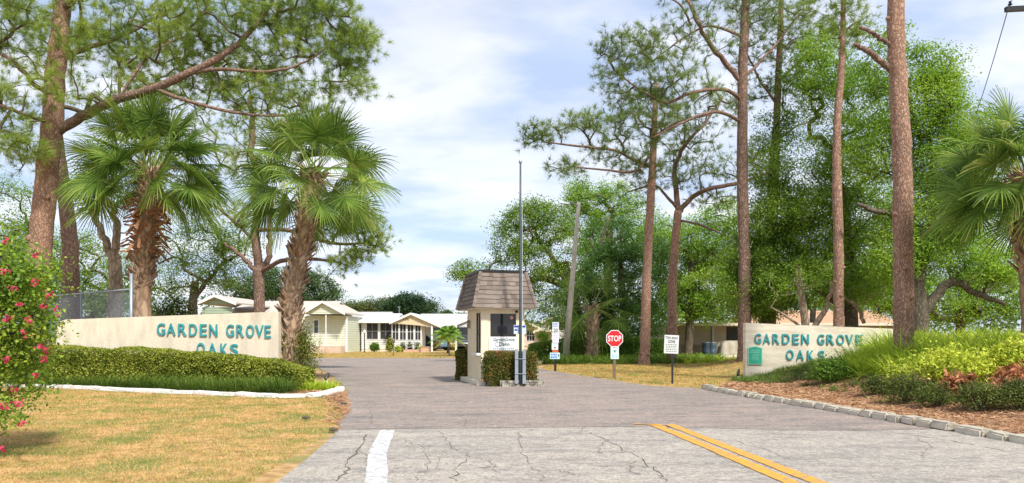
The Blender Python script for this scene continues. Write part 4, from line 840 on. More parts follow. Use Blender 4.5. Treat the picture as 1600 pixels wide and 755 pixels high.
tree('oak_tree', 'dark trunked spreading oak arching to the right behind the thick pine', 'oak tree', 29,
     [(1437, 580, .36), (1436, 500, .34), (1432, 450, .30), (1428, 400, .26)],
     [[(1437, 500, .2), (1460, 465, .18), (1490, 440, .16), (1525, 458, .12), (1570, 475, .07)], [(1432, 440, .2), (1450, 380, .15), (1460, 300, .12), (1450, 200, .08)], [(1430, 410, .16), (1400, 340, .13), (1370, 330, .1), (1340, 320, .06)]],
     [(1450, 340, 60, 60, 110), (1470, 250, 55, 60, 100), (1440, 170, 50, 60, 80), (1460, 110, 36, 50, 40), (1370, 230, 50, 60, 70, 1), (1380, 100, 40, 60, 44, 1), (1500, 320, 50, 50, 66), (1510, 210, 40, 50, 50), (1480, 400, 70, 40, 66), (1400, 400, 50, 40, 50), (1550, 420, 50, 30, 44), (1475, 160, 26, 50, 24), (1540, 250, 36, 60, 40, 1)],
     'leaf', m_oakbark, m_oak1, group=OG, leafn=56, leafr=.5, leafs=.135, rtip=.012, shell=.25)
tree('leafy_tree', 'yellow green tree far behind the arching oak', 'tree', 46,
     [(1500, 560, .3), (1500, 480, .25)], [], [(1480, 470, 90, 40, 110), (1560, 460, 70, 50, 90), (1400, 460, 60, 40, 80), (1330, 450, 60, 40, 60), (1560, 360, 60, 60, 50), (1500, 400, 60, 40, 40)],
     'leaf', m_oakbark, m_oak1, group=OG, leafn=50, leafr=.65, leafs=.18, rtip=.02, shell=.3)
tree('leafy_tree', 'pale far tree seen through gaps above the right sign wall', 'tree', 62,
     [(1270, 552, .3), (1270, 480, .22)], [], [(1260, 450, 90, 40, 60), (1340, 440, 70, 50, 50), (1180, 430, 50, 60, 40)],
     'leaf', m_oakbark, m_oak1, group=OG, leafn=46, leafr=.8, leafs=.24, rtip=.025, shell=.3)
# crooked pale stems over the right wall
tr_m = barkmat('pale_bark', (.42, .33, .24), (.50, .40, .30), (.2, .15, .1), vs=10)
tree('crooked_tree', 'pale crooked multi stemmed small tree above the right wall', 'tree', 31.5,
     [(1262, 585, .17), (1258, 500, .16), (1252, 460, .13), (1246, 420, .10)],
     [[(1262, 530, .13), (1280, 500, .12), (1295, 470, .09), (1300, 440, .06)], [(1262, 520, .06), (1230, 495, .05), (1205, 480, .03)], [(1350, 505, .08), (1340, 480, .08), (1320, 466, .07), (1300, 455, .05)]],
     [(1240, 440, 45, 30, 22), (1295, 430, 40, 30, 20), (1350, 460, 40, 24, 16)], 'leaf', tr_m, m_oak1, leafn=36, leafr=.45, leafs=.12, rtip=.010)
# left side
LG = 'background trees on the left'
tree('forked_tree', 'smooth grey brown forked tree between the fence rail and the fan palm', 'tree', 29,
     [(180, 590, .26), (180, 490, .25), (181, 440, .24), (180, 400, .22)],
     [[(179, 408, .16), (165, 375, .14), (153, 348, .12), (140, 310, .08)], [(181, 402, .15), (184, 360, .14), (178, 330, .12), (160, 300, .08)]],
     [(150, 300, 50, 36, 30), (190, 280, 50, 40, 20)], 'leaf', tr_m, m_oak2, leafn=44, leafr=.5, leafs=.12, rtip=.012)
tree('leafy_tree', 'blue green tree behind the chain link fence on the left', 'tree', 44,
     [(120, 580, .3), (120, 500, .25)], [[(120, 520, .2), (160, 480, .16), (210, 465, .1)]], [(130, 410, 60, 50, 70), (60, 400, 60, 60, 60), (10, 340, 60, 60, 50), (170, 470, 50, 30, 40), (110, 480, 70, 30, 40), (200, 430, 50, 40, 34), (240, 470, 50, 25, 24)],
     'leaf', m_oakbark, m_oak2, group=LG, leafn=50, leafr=.7, leafs=.17, rtip=.02)
tree('leafy_tree', 'hanging leafy crown behind the palms above the green house', 'tree', 42,
     [(300, 570, .3), (300, 500, .26), (305, 440, .2)], [[(300, 470, .14), (340, 420, .1), (370, 400, .06)]], [(320, 390, 60, 40, 50), (290, 430, 50, 30, 34), (370, 390, 36, 36, 26), (340, 340, 50, 36, 30), (260, 380, 40, 40, 26), (350, 430, 30, 18, 12)],
     'leaf', m_oakbark, m_oak2, group=LG, leafn=46, leafr=.6, leafs=.15, rtip=.016)
tree('round_tree', 'broad dark green tree rising behind the pale green house', 'tree', 92,
     [(440, 545, .4), (440, 500, .3)], [], [(400, 450, 45, 30, 50), (450, 445, 45, 30, 60), (490, 452, 36, 26, 46), (510, 465, 24, 16, 20), (360, 460, 36, 20, 26)], 'leaf', m_oakbark, m_far, group=LG, leafn=56, leafr=1.0, leafs=.34, rtip=.04)
tree('round_tree', 'low olive tree behind the roof of the white house', 'tree', 120,
     [(575, 542, .4), (575, 505, .3)], [], [(550, 486, 20, 12, 26), (580, 482, 22, 11, 28), (608, 480, 18, 12, 24)], 'leaf', m_oakbark, leafmat('far_olive_leaves', [(.07, .10, .03), (.12, .16, .045), (.19, .22, .07)], trans=.2, nscale=.2), group=LG, leafn=56, leafr=1.1, leafs=.4, rtip=.04)
tree('round_tree', 'large domed dark green tree behind the white house', 'tree', 112,
     [(645, 543, .5), (645, 505, .4)], [], [(640, 477, 30, 15, 60), (660, 482, 22, 14, 36), (620, 484, 20, 12, 30)], 'leaf', m_oakbark, leafmat('far_dark_leaves', [(.02, .055, .025), (.04, .09, .035), (.07, .14, .045)], trans=.2, nscale=.2), group=LG, leafn=60, leafr=1.1, leafs=.4, rtip=.04)
tree('round_tree', 'tiny distant tree above the grey carport roof left of the booth', 'tree', 150,
     [(697, 538, .4), (697, 505, .3)], [], [(697, 491, 7, 4, 12), (722, 494, 6, 3, 8)], 'leaf', m_oakbark, m_far, group=LG, leafn=50, leafr=.8, leafs=.4, rtip=.04)
# far tree belt: reads as one mass behind everything
def belt():
    pos = []
    for k in range(900):
        a = rng.uniform(-1.25, 1.25); d = rng.uniform(150, 190); x = math.sin(a)*d; y = math.cos(a)*d
        if -62 < x < 12 and y > 100: h = rng.uniform(0, 3.2)
        else: h = rng.uniform(0, 8.5)
        pos.append((x, y, h))
    P = (np.array(pos)[:, None, :]+rng.normal(size=(900, 34, 3))*np.array([2.2, 2.2, 1.1])).reshape(-1, 3); P[:, 2] = np.abs(P[:, 2]); V, Fc = leaf_quads(P, 1.0)
    tag(link('far_tree_belt', npmesh('belt', V, Fc), m_far), 'distant belt of low trees along the horizon', 'trees', kind='stuff')
belt()

# ------------------------------------------------------------------ building helpers
def wall(mb, x0, x1, z0, z1, y, th, ops=(), T=None):
    """wall slab in the xz-plane, front face at y, with rectangular openings (x0,x1,z0,z1)"""
    xs = sorted({x0, x1, *[o[0] for o in ops], *[o[1] for o in ops]})
    for a_, b_ in zip(xs[:-1], xs[1:]):
        cuts = sorted([(o[2], o[3]) for o in ops if o[0] <= a_+1e-6 and o[1] >= b_-1e-6]); z = z0
        for c0, c1 in cuts:
            if c0 > z+1e-6: mb.box(a_, b_, y, y+th, z, c0, T)
            z = c1
        if z < z1-1e-6: mb.box(a_, b_, y, y+th, z, z1, T)
def window(parent, x0, x1, z0, z1, y, m_frame, T=None, cols=1, rows=2, fr=.05, pane=None, name='window', glass_y=.05):
    """frame round an opening, bars, and a pane as its sub-part"""
    f = MB(); f.box(x0-fr, x1+fr, y-.02, y+.04, z1, z1+fr, T); f.box(x0-fr, x1+fr, y-.03, y+.05, z0-fr, z0, T)
    f.box(x0-fr, x0, y-.018, y+.04, z0, z1, T); f.box(x1, x1+fr, y-.018, y+.04, z0, z1, T)
    for k in range(1, cols): c = x0+(x1-x0)*k/cols; f.box(c-.018, c+.018, y+.01, y+.045, z0, z1, T)
    for k in range(1, rows): c = z0+(z1-z0)*k/rows; f.box(x0, x1, y+.012, y+.042, c-.018, c+.018, T)
    fo = f.build(name, m_frame, parent)
    g = MB(); g.box(x0, x1, y+glass_y, y+glass_y+.012, z0, z1, T); go = g.build('pane', pane or m_glass, fo); return fo
def siding(name, col, col2, pitch=.2):
    if name in MATS: return MATS[name]
    m = mat(name, col, .7, col2, scale=2); n = m.node_tree.nodes; l = m.node_tree.links; b = n['Principled BSDF']
    t = n.new('ShaderNodeTexCoord'); s = n.new('ShaderNodeSeparateXYZ'); l.new(t.outputs['Object'], s.inputs[0])
    d = n.new('ShaderNodeMath'); d.operation = 'DIVIDE'; l.new(s.outputs['Z'], d.inputs[0]); d.inputs[1].default_value = pitch
    f = n.new('ShaderNodeMath'); f.operation = 'FRACT'; l.new(d.outputs[0], f.inputs[0])
    r = n.new('ShaderNodeValToRGB'); r.color_ramp.elements[0].position = 0; r.color_ramp.elements[0].color = (0, 0, 0, 1); r.color_ramp.elements[1].position = .12; l.new(f.outputs[0], r.inputs[0])
    bp = n.new('ShaderNodeBump'); bp.inputs['Strength'].default_value = 1; bp.inputs['Distance'].default_value = .04; l.new(r.outputs[0], bp.inputs['Height']); l.new(bp.outputs[0], b.inputs['Normal'])
    return m
def gable_roof(e, x0, x1, xr, y0, y1, ze, zp, m_roof, m_trim, m_gable, oh=.35, th=.12, gable=True, ze2=None):
    """gable roof with its ridge along y; front gable filled"""
    ze2 = ze if ze2 is None else ze2
    mb = MB(); mb.prism([(x0-oh, ze-.02), (xr, zp), (xr, zp+th), (x0-oh, ze-.02+th)], 'y', y0-oh, y1); mb.prism([(xr, zp), (x1+oh, ze2-.02), (x1+oh, ze2-.02+th), (xr, zp+th)], 'y', y0-oh, y1)
    mb.build('roof', m_roof, e)
    tb = MB(); tb.prism([(x0-oh, ze-.12), (xr, zp-.06), (xr, zp+th+.01), (x0-oh, ze+th-.01)], 'y', y0-oh-.04, y0-oh-.002); tb.prism([(xr, zp-.06), (x1+oh, ze2-.12), (x1+oh, ze2+th-.01), (xr, zp+th+.01)], 'y', y0-oh-.04, y0-oh-.002); tb.build('fascia', m_trim, e)
    if gable: MB().prism([(x0, ze-.02), (x1, ze2-.02), (xr, zp-.02)], 'y', y0+.003, y0+.1).build('gable', m_gable, e)
def ridge_roof_x(e, x0, x1, y0, yr, y1, ze, zp, m, m_trim, th=.1, oh=.35):
    mb = MB(); mb.prism([(y0-oh, ze), (yr, zp), (yr, zp+th), (y0-oh, ze+th)], 'x', x0-.2, x1+.2); mb.prism([(yr, zp), (y1+oh, ze), (y1+oh, ze+th), (yr, zp+th)], 'x', x0-.2, x1+.2); mb.build('roof', m, e)
    MB().box(x0-.2, x1+.2, y0-oh-.04, y0-oh-.003, ze-.1, ze+th).build('fascia', m_trim, e)
# ------------------------------------------------------------------ gate booth
bo = empty('gate_booth', (BX, BY, 0), 'small cream gate booth with a steep brown shingle roof in the middle of the road', 'booth', rz=TH)
W, D = 1.4, 2.1
mb = MB(); wall(mb, 0, W, .14, 2.5, 0, .1, [(.29, 1.13, 1.52, 2.24)])
TL = Matrix(((0, 1, 0, 0), (-1, 0, 0, D), (0, 0, 1, 0), (0, 0, 0, 1)))      # left face: x runs from the back to the front corner, y is the depth into the wall
wall(mb, 0.002, D-.102, .14, 2.5, 0.001, .1, [(D-.72, D-.14, 1.02, 2.24)], TL)
mb.box(W-.1, W-.001, .1, D-.1, .14, 2.5); mb.box(.1, W-.1, D-.1, D, .14, 2.5); mb.box(.1, W-.1, .1, D-.1, .14, .2)
mb.build('body', m_stuccoB, bo, world=False)
def wnd_local(parent, *a, **k):
    o = window(parent, *a, **k)
    for q in (o, *o.children): q.matrix_parent_inverse = Matrix.Identity(4)
    return o
wnd_local(bo, .29, 1.13, 1.52, 2.24, .02, m_black, cols=1, rows=1, fr=.0, glass_y=.06)
wnd_local(bo, D-.72, D-.14, 1.02, 2.24, .02, m_black, T=TL, cols=1, rows=2, fr=.03, glass_y=.06)
MB().box(D-.85, D-.03, -.14, -.002, .93, 1.0, TL).build('window_sill', m_white, bo, world=False)
sp = MB().box(.245, 1.165, -.035, -.004, 1.09, 1.515).build('sign_panel', m_signw, bo, world=False)
m_dgreen = mat('dark_green_lettering', (.01, .07, .05), .6)
label_text('GardenGrove', .38, 1.07, 1.37, 1.485, -.038, m_dgreen, sp, off=.012, shear=.25)
label_text('Oaks', .56, .88, 1.23, 1.345, -.038, m_dgreen, sp, off=.012, shear=.3)
# swirl of the O and a leaf spray
sw = MB(); sw.tube([(.52+.10*math.cos(t)*(1+.02*t)+.02, -.040, 1.275+.065*math.sin(t)) for t in np.linspace(.3, 5.6, 18)], .006, 5); sw.tube([(.86+.05*t, -.040, 1.25+.035*math.sin(t*3)) for t in np.linspace(0, 1.6, 10)], .005, 5); sw.build('ornament', m_dgreen, sp, world=False)
bb = MB()
for k in range(11): bb.box(.36+k*.065, .36+k*.065+.045, -.039, -.036, 1.122, 1.145)
bb.build('small_print', m_dgreen, sp, world=False)
st = MB().lathe([(.0, 0), (.055, 0), (.055, .006), (.0, .006)], n=20); st.v = [(1.0+x, .072-z, 2.12+y) for x, y, z in st.v]; st.build('round_sticker', mat('sticker_red', (.7, .12, .12), .5, (.85, .6, .6), scale=30, p0=.5, p1=.55), bo, world=False)
MB().box(1.10, 1.17, -.08, -.003, 2.27, 2.34).box(1.12, 1.15, -.14, -.08, 2.29, 2.33).build('security_camera', m_black, bo, world=False)
MB().lathe([(.05, 0), (.06, .05), (.03, .12), (.0, .14)], (-.07, D-.45, 1.95), 8).lathe([(.045, -.16), (.05, -.02), (.0, 0)], (-.07, D-.45, 1.95), 8).build('wall_lantern', mat('tarnished_brass', (.28, .24, .17), .5), bo, world=False)
# roof: stepped shingle courses on four steep faces
def mansard():
    eb = [(-.3, -.3), (W+.3, -.3), (W+.3, D+.3), (-.3, D+.3)]; et = [(-.02, -.02), (W+.02, -.02), (W+.02, D+.02), (-.02, D+.02)]; z0, z1 = 2.42, 3.54
    core = MB(); v = [(x, y, z0) for x, y in eb]+[(x, y, z1) for x, y in et]; core.v = v; core.f = [(0, 1, 5, 4), (1, 2, 6, 5), (2, 3, 7, 6), (3, 0, 4, 7), (4, 5, 6, 7), (3, 2, 1, 0)]
    ro = core.build('roof', m_shingle, bo, world=False)
    sh = MB(); rows = 8
    for k in range(4):
        a0, a1 = Vector((*eb[k], z0)), Vector((*eb[(k+1) % 4], z0)); b0, b1 = Vector((*et[k], z1)), Vector((*et[(k+1) % 4], z1)); nrm = (a1-a0).cross(b0-a0).normalized()
        for r in range(rows):
            t0, t1 = r/rows, min(1, (r+1.12)/rows); A0, A1, B0, B1 = a0.lerp(b0, t0), a1.lerp(b1, t0), a0.lerp(b0, t1), a1.lerp(b1, t1)
            u = 0.0; L = (A1-A0).length
            while u < 1:
                du = random.uniform(.12, .34)/L; u1 = min(1, u+du); dz = random.choice((0, 0, .012, .02))
                lo = nrm*(.024+random.uniform(0, .006)); hi = nrm*.005; g = 0.0
                p0, p1 = A0.lerp(A1, u)+lo, A0.lerp(A1, u1-g)+lo; q0, q1 = B0.lerp(B1, u)+hi, B0.lerp(B1, u1-g)+hi
                dn = (B0-A0).normalized(); p0 = p0-dn*dz; p1 = p1-dn*dz; sh.quad(p0, p1, q1, q0); sh.quad(p0-lo*.9, p1-lo*.9, p1, p0); u = u1
    ms = leafmat('shingle_tabs', [(.12, .098, .082), (.20, .165, .138), (.27, .225, .19)], trans=0.0, rough=.95, nscale=3); sh.build('shingles', ms, ro, world=False)
    for k in range(4):
        hp = MB(); a0 = Vector((*eb[k], z0)); b0 = Vector((*et[k], z1)); d = (b0-a0)
        for r in range(9):
            p = a0+d*(r/9); q = a0+d*min(1, (r+1.15)/9); o = Vector((-.5 if eb[k][0] < .5 else .5, -.5 if eb[k][1] < 1 else .5, .1)).normalized()
            hp.tube([p+o*.022, q+o*.008], [.062, .058], 6)
        hp.build('hip_cap', ms, ro, world=False)
    MB().box(-.06, W+.06, -.06, D+.06, z1, z1+.07).build('roof_cap', m_black, ro, world=False)
    MB().box(-.27, W+.27, -.27, D+.27, 2.385, 2.418).build('soffit', m_cream, ro, world=False)
mansard()
isl = MB(); isl.prism([(-.2, -.36), (.62, -.36), (1.75, -.30), (1.75, 3.6), (-.2, 3.6)], 'z', 0, .15)
io = isl.build('traffic_island', m_cream, None, bevel=.015); io.location = (BX, BY, .003); io.rotation_euler = (0, 0, TH); tag(io, 'low cream kerbed slab under the gate booth', 'kerb')
# stacked stone planter
pe = empty('stone_planter', (*bl(1.05, -.7), 0), 'low planter edge of stacked dark stone at the foot of the flagpole', 'planter')
pst = mat('planter_stone', (.26, .235, .19), .95, (.12, .105, .085), scale=9, bump=.8, bscale=25, col3=(.40, .37, .31), scale3=5)
pm = MB()
for r in range(3):
    u = .40
    while u < 1.72:
        du = random.uniform(.12, .24); q = bl(u+du/2, -1.0+random.uniform(-.015, .015)); T = Matrix.Translation((*q, 0)) @ Matrix.Rotation(TH+random.uniform(-.05, .05), 4, 'Z')
        pm.box(-du/2+.006, du/2-.006, -.06, .06, .004+r*.066, .004+r*.066+.060, T, taper=.006); u += du
    for s_ in (.42, 1.70):
        v = -.98
        while v < -.4:
            dv_ = random.uniform(.12, .22); q = bl(s_, v+dv_/2); T = Matrix.Translation((*q, 0)) @ Matrix.Rotation(TH, 4, 'Z'); pm.box(-.055, .055, -dv_/2+.006, dv_/2-.006, .004+r*.066, .004+r*.066+.058, T, taper=.006); v += dv_
pm.build('stones', pst, pe)
q = [bl(.44, -.98), bl(1.68, -.98), bl(1.68, -.37), bl(.44, -.37)]; so_ = MB().prism(q, 'z', .01, .15).build('soil', m_mulch, pe)
# flagpole
fx, fy = .255, 23.22
fp = empty('flagpole', (fx, fy, 0), 'tall bare grey flagpole standing in front of the gate booth', 'flagpole')
MB().tube([(fx, fy, .1), (fx, fy, 2.6), (fx, fy, 5.1), (fx, fy, 6.75)], [.045, .042, .034, .026], 12).build('pole', mat('dark_pole_metal', (.09, .115, .135), .5, (.06, .08, .10), scale=2), fp, smooth=True)
MB().lathe([(0, -.0), (.03, .01), (.055, .05), (.055, .08), (.03, .12), (0, .13)], (fx, fy, 6.74), 10).build('finial', m_galv, fp, smooth=True)
for s_ in (-1, 1):
    m1 = MB(); m1.box(fx+s_*.115-.05, fx+s_*.115+.05, fy-.06, fy-.045, .1, 1.14); m1.box(fx+s_*.115-.05, fx+s_*.115-.035, fy-.045, fy+.06, .1, 1.14); m1.box(fx+s_*.115+.035, fx+s_*.115+.05, fy-.045, fy+.06, .1, 1.14)
    m1.build('channel_post', m_galv, fp)
MB().tube([(fx-.17, fy-.07, .85), (fx+.17, fy-.07, .85)], .012, 6).tube([(fx-.17, fy-.07, .4), (fx+.17, fy-.07, .4)], .012, 6).build('bolts', m_galv, fp)
MB().tube([(fx+.05, fy-.05, 1.3), (fx+.057, fy-.05, 4), (fx+.045, fy-.04, 6.6)], .006, 4).build('rope', m_white, fp)
sg = MB().box(fx-.20, fx+.17, fy+.055, fy+.068, 1.60, 1.87).build('sign_panel', mat('pale_blue_sign', (.50, .62, .78), .4, (.58, .69, .82), scale=3), fp)
m_blue = mat('blue_lettering', (.03, .07, .36), .5)
MB().box(fx-.19, fx-.07, fy+.050, fy+.054, 1.80, 1.855).box(fx+.06, fx+.155, fy+.050, fy+.054, 1.80, 1.855).box(fx-.18, fx-.09, fy+.050, fy+.054, 1.70, 1.735).box(fx-.16, fx-.11, fy+.050, fy+.054, 1.735, 1.755).build('lettering', m_blue, sg)

# ------------------------------------------------------------------ signs
def bars(parent, x0, x1, zt, n, dz, y, m, h=.018, name='small_print', jag=.2):
    mb = MB()
    for k in range(n):
        x = x0+random.uniform(0, jag)*(x1-x0)*.3; xe = x1-random.uniform(0, jag)*(x1-x0)*.3
        while x < xe:
            wd = random.uniform(.03, .08); mb.box(x, min(xe, x+wd), y-.003, y, zt-k*dz-h, zt-k*dz); x += wd+.018
    return mb.build(name, m, parent)
Y = 27.4; c = at(960, 529, Y); e = empty('stop_sign', (c.x, Y, 0), 'red octagonal STOP sign on a brown post with a smaller pale sign below it', 'stop sign')
r_ = .298
octa = lambda r: [(c.x+r/math.cos(math.pi/8)*math.cos(math.pi/8+k*math.pi/4), c.z+r/math.cos(math.pi/8)*math.sin(math.pi/8+k*math.pi/4)) for k in range(8)]
MB().prism(octa(r_), 'y', Y-.06, Y-.052).build('sign_border', m_signw, e)
MB().prism(octa(r_*.915), 'y', Y-.064, Y-.061).build('sign_face', m_red, e)
label_text('STOP', c.x-.235, c.x+.235, c.z-.105, c.z+.105, Y-.067, m_signw, e, off=.016, world=True)
a = at(953.8, 561, Y); b = at(966.5, 541.3, Y)
s2 = MB().box(a.x, b.x, Y-.058, Y-.05, a.z, b.z).build('lower_sign', mat('pale_mint_sign', (.60, .78, .78), .5, (.70, .82, .82), scale=5), e)
# small star emblem with lettering bars
cx, cz = (a.x+b.x)/2, b.z-.17; star = [(cx+(.075 if k % 2 == 0 else .032)*math.sin(k*math.pi/5), cz+(.075 if k % 2 == 0 else .032)*math.cos(k*math.pi/5)) for k in range(10)]
MB().prism(star, 'y', Y-.062, Y-.059).build('emblem', mat('sign_green_ink', (.10, .30, .18), .6), s2)
bars(s2, a.x+.04, b.x-.04, b.z-.29, 3, .045, Y-.059, mat('sign_blue_ink', (.18, .38, .60), .6))
bars(s2, a.x+.07, b.x-.07, b.z-.03, 1, .04, Y-.059, mat('sign_green_ink', (.10, .30, .18), .6))
MB().box(c.x-.045, c.x+.045, Y-.045, Y+.045, -.1, c.z-.2).build('post', m_wood, e)
# tow away sign
Y = 24.6; c = at(1050.5, 538, Y); e = empty('warning_sign', (c.x, Y, 0), 'square white TOW AWAY ZONE sign on a thin black post', 'sign')
a = at(1037.5, 552.5, Y); b = at(1060, 523.8, Y)
s1 = MB().box(a.x, b.x, Y-.04, Y-.032, a.z, b.z).build('sign_panel', mat('weathered_sign', (.62, .66, .62), .5, (.72, .72, .72), scale=5), e)
mk = mat('dark_sign_ink', (.03, .05, .04), .6)
label_text('TOW AWAY', a.x+.03, b.x-.03, b.z-.135, b.z-.045, Y-.043, mk, s1, off=.012); label_text('ZONE', a.x+.11, b.x-.11, b.z-.25, b.z-.16, Y-.043, mk, s1, off=.012)
bars(s1, a.x+.04, b.x-.04, b.z-.29, 5, .055, Y-.041, mat('grey_green_ink', (.16, .24, .20), .6), h=.022)
s1.rotation_euler = (0, R(2.5), 0); s1.location = Vector((0, 0, 0)); 
bpy.context.view_layer.update()
s1.matrix_world = Matrix.Translation((c.x, Y, c.z)) @ Matrix.Rotation(R(2.5), 4, 'Y') @ Matrix.Translation((-c.x, -Y, -c.z))
for q in s1.children: q.matrix_parent_inverse = Matrix.Identity(4)
MB().box(c.x-.028, c.x+.028, Y-.028, Y+.028, -.1, a.z+.5).build('post', m_black, e)
# speed sign stack
Y = 33; c = at(867.5, 530, Y); e = empty('speed_limit_sign', (c.x, Y, 0), 'tall stack of signs with a black 20 on a black post by the exit lane', 'sign')
def pn(x0, x1, y0, y1, m, name='sign_panel', dy=.0):
    a = at(x0, y1, Y); b = at(x1, y0, Y); return MB().box(a.x, b.x, Y-.05-dy, Y-.042-dy, a.z, b.z).build(name, m, e), a, b
o, a, b = pn(863, 873, 503.5, 519.3, m_signw); bars(o, a.x+.02, b.x-.02, b.z-.03, 3, .065, Y-.051, mat('mid_blue_ink', (.16, .26, .62), .5), h=.04)
label_text('20', a.x+.045, b.x-.045, a.z+.015, a.z+.165, Y-.054, m_black, o, off=.016)
o, a, b = pn(863, 873, 519.8, 535.5, m_signw); bars(o, a.x+.03, b.x-.03, b.z-.04, 5, .075, Y-.051, mat('lavender_ink', (.50, .38, .70), .5), h=.03)
o, a, b = pn(862, 872, 536, 546.5, m_signw); bars(o, a.x+.04, b.x-.04, b.z-.03, 1, .07, Y-.051, mat('mid_blue_ink', (.16, .26, .62), .5), h=.025)
d_ = MB().lathe([(0, 0), (.035, 0), (.035, .004), (0, .004)], n=14); d_.v = [((a.x+b.x)/2+x, Y-.052-z, a.z+.09+y) for x, y, z in d_.v]; d_.build('emblem', m_black, o)
o, a, b = pn(862.8, 872.2, 546.8, 550.6, mat('orange_red_strip', (.62, .14, .07), .5))
o, a, b = pn(859.2, 874.5, 551, 561, mat('pale_cyan_sign', (.55, .78, .86), .5), dy=.01)
bars(o, a.x+.03, b.x-.10, b.z-.05, 2, .11, Y-.062, mat('strong_blue_ink', (.10, .22, .70), .5), h=.07); MB().box(b.x-.075, b.x-.035, Y-.064, Y-.061, a.z+.11, a.z+.19).build('emblem', m_black, o)
MB().box(c.x-.045, c.x+.045, Y-.04, Y+.04, -.1, c.z+.7).build('post', m_black, e)
# leaning lamp pole
Y = 43.5; p0 = at(883, 566, Y); p1 = at(904.5, 316, Y-.5); e = empty('street_light', (p0.x, Y, 0), 'leaning concrete lamp pole with a small arm and lamp head', 'street light')
p0.z = -.1; MB().tube([p0, p0.lerp(p1, .5), p1], [.20, .15, .10], 12).build('pole', m_concpole, e, smooth=True)
q = at(882, 317, Y-1.2); MB().tube([p1-Vector((0, 0, .25)), p1.lerp(q, .5)+Vector((0, 0, .05)), q], [.03, .028, .025], 6).build('arm', m_galv, e)
T = Matrix.Translation(q) @ Matrix.Rotation(R(8), 4, 'Y'); MB().box(-.28, .30, -.13, .13, -.06, .05, T, taper=.03).build('lamp_head', m_galv, e)
# power pole with crossarm at the right
Y = 20; px_ = at(1566, 15, Y); e = empty('utility_pole', (px_.x+1.25, Y, 0), 'utility pole crossarm with an insulator and wire at the top right', 'utility pole')
X0 = px_.x+1.25; MB().tube([(X0, Y, -.1), (X0, Y, 5), (X0, Y, 11)], [.17, .15, .12], 12).build('pole', m_wood, e, smooth=True)
T = Matrix.Translation((X0, Y-.16, px_.z)) @ Matrix.Rotation(R(-3), 4, 'Y'); MB().box(-1.27, 1.27, -.055, .055, -.06, .06, T).build('crossarm', m_black, e)
ix = px_.x+.10; MB().lathe([(.012, .05), (.012, .10), (.05, .11), (.055, .13), (.02, .15), (.035, .17), (.035, .20), (.0, .215)], (ix, Y-.16, px_.z-.06), 10).build('insulator', m_black, e)
wpt = [Vector((ix, Y-.16, px_.z+.13))]; far = Vector((20.5, 35, 10.0)); 
MB().tube([wpt[0].lerp(far, t)-Vector((0, 0, 1.2*t*(1-t))) for t in np.linspace(0, 1, 12)], .012, 4).tube([wpt[0].lerp(Vector((9, 2, 10.2)), t)-Vector((0, 0, 1.0*t*(1-t))) for t in np.linspace(0, 1, 8)], .010, 4).build('wire', m_black, e)
# spotlights in the beds
def spot(x, y, label):
    e = empty('garden_spotlight', (x, y, float(gz(x, y))), label, 'garden light', 'small garden spotlights'); g = float(gz(x, y))
    MB().tube([(x, y, g-.02), (x, y, g+.20)], .035, 8).build('stake', m_white, e); MB().tube([(x-.02, y-.05, g+.19), (x+.01, y+.02, g+.26), (x+.05, y+.09, g+.38)], [.05, .06, .035], 10).build('lamp_head', m_black, e)
spot(-5.80, 24.0, 'small black spotlight on a white stake at the tip of the left bed'); spot(7.75, 26.3, 'tiny spotlight at the left foot of the right sign wall')
# chain link fence behind the left wall
fe = empty('chain_link_fence', (at(205, 0, 25.6).x, 25.6, 0), 'grey chain link fence section with a tall end post behind the left wall', 'fence')
A = Vector((at(205, 0, 25.6).x, 25.6, 0)); B = Vector((at(20, 0, 33).x, 33, 0)); zt = 3.09; u = (B-A); L = u.length; u.normalize()
MB().tube([A, A+Vector((0, 0, 3.62))], .055, 10).build('post', m_galv, fe, smooth=True)
for t in (.36, .68): q = A+u*L*t; MB().tube([q, q+Vector((0, 0, zt+.05))], .035, 8).build('post', m_galv, fe, smooth=True)
MB().tube([A+Vector((0, 0, zt)), B+Vector((0, 0, zt))], .03, 8).build('top_rail', m_galv, fe, smooth=True)
mw = MB(); z0_, sp_ = 1.2, .075
for s_ in (1, -1):
    k = -int((zt-z0_)/sp_)
    while k*sp_ < L:
        a0 = k*sp_; lo = max(0, a0); hi = min(L, a0+(zt-z0_))
        if hi > lo:
            zA, zB = z0_+lo-a0, z0_+hi-a0
            if s_ < 0: zA, zB = zt+z0_-zA, zt+z0_-zB
            p_, q_ = A+u*lo+Vector((0, 0, zA)), A+u*hi+Vector((0, 0, zB)); mw.tube([p_, q_], .0035, 3, cap=False)
        k += 1
mw.build('wire_mesh', m_galv, fe)

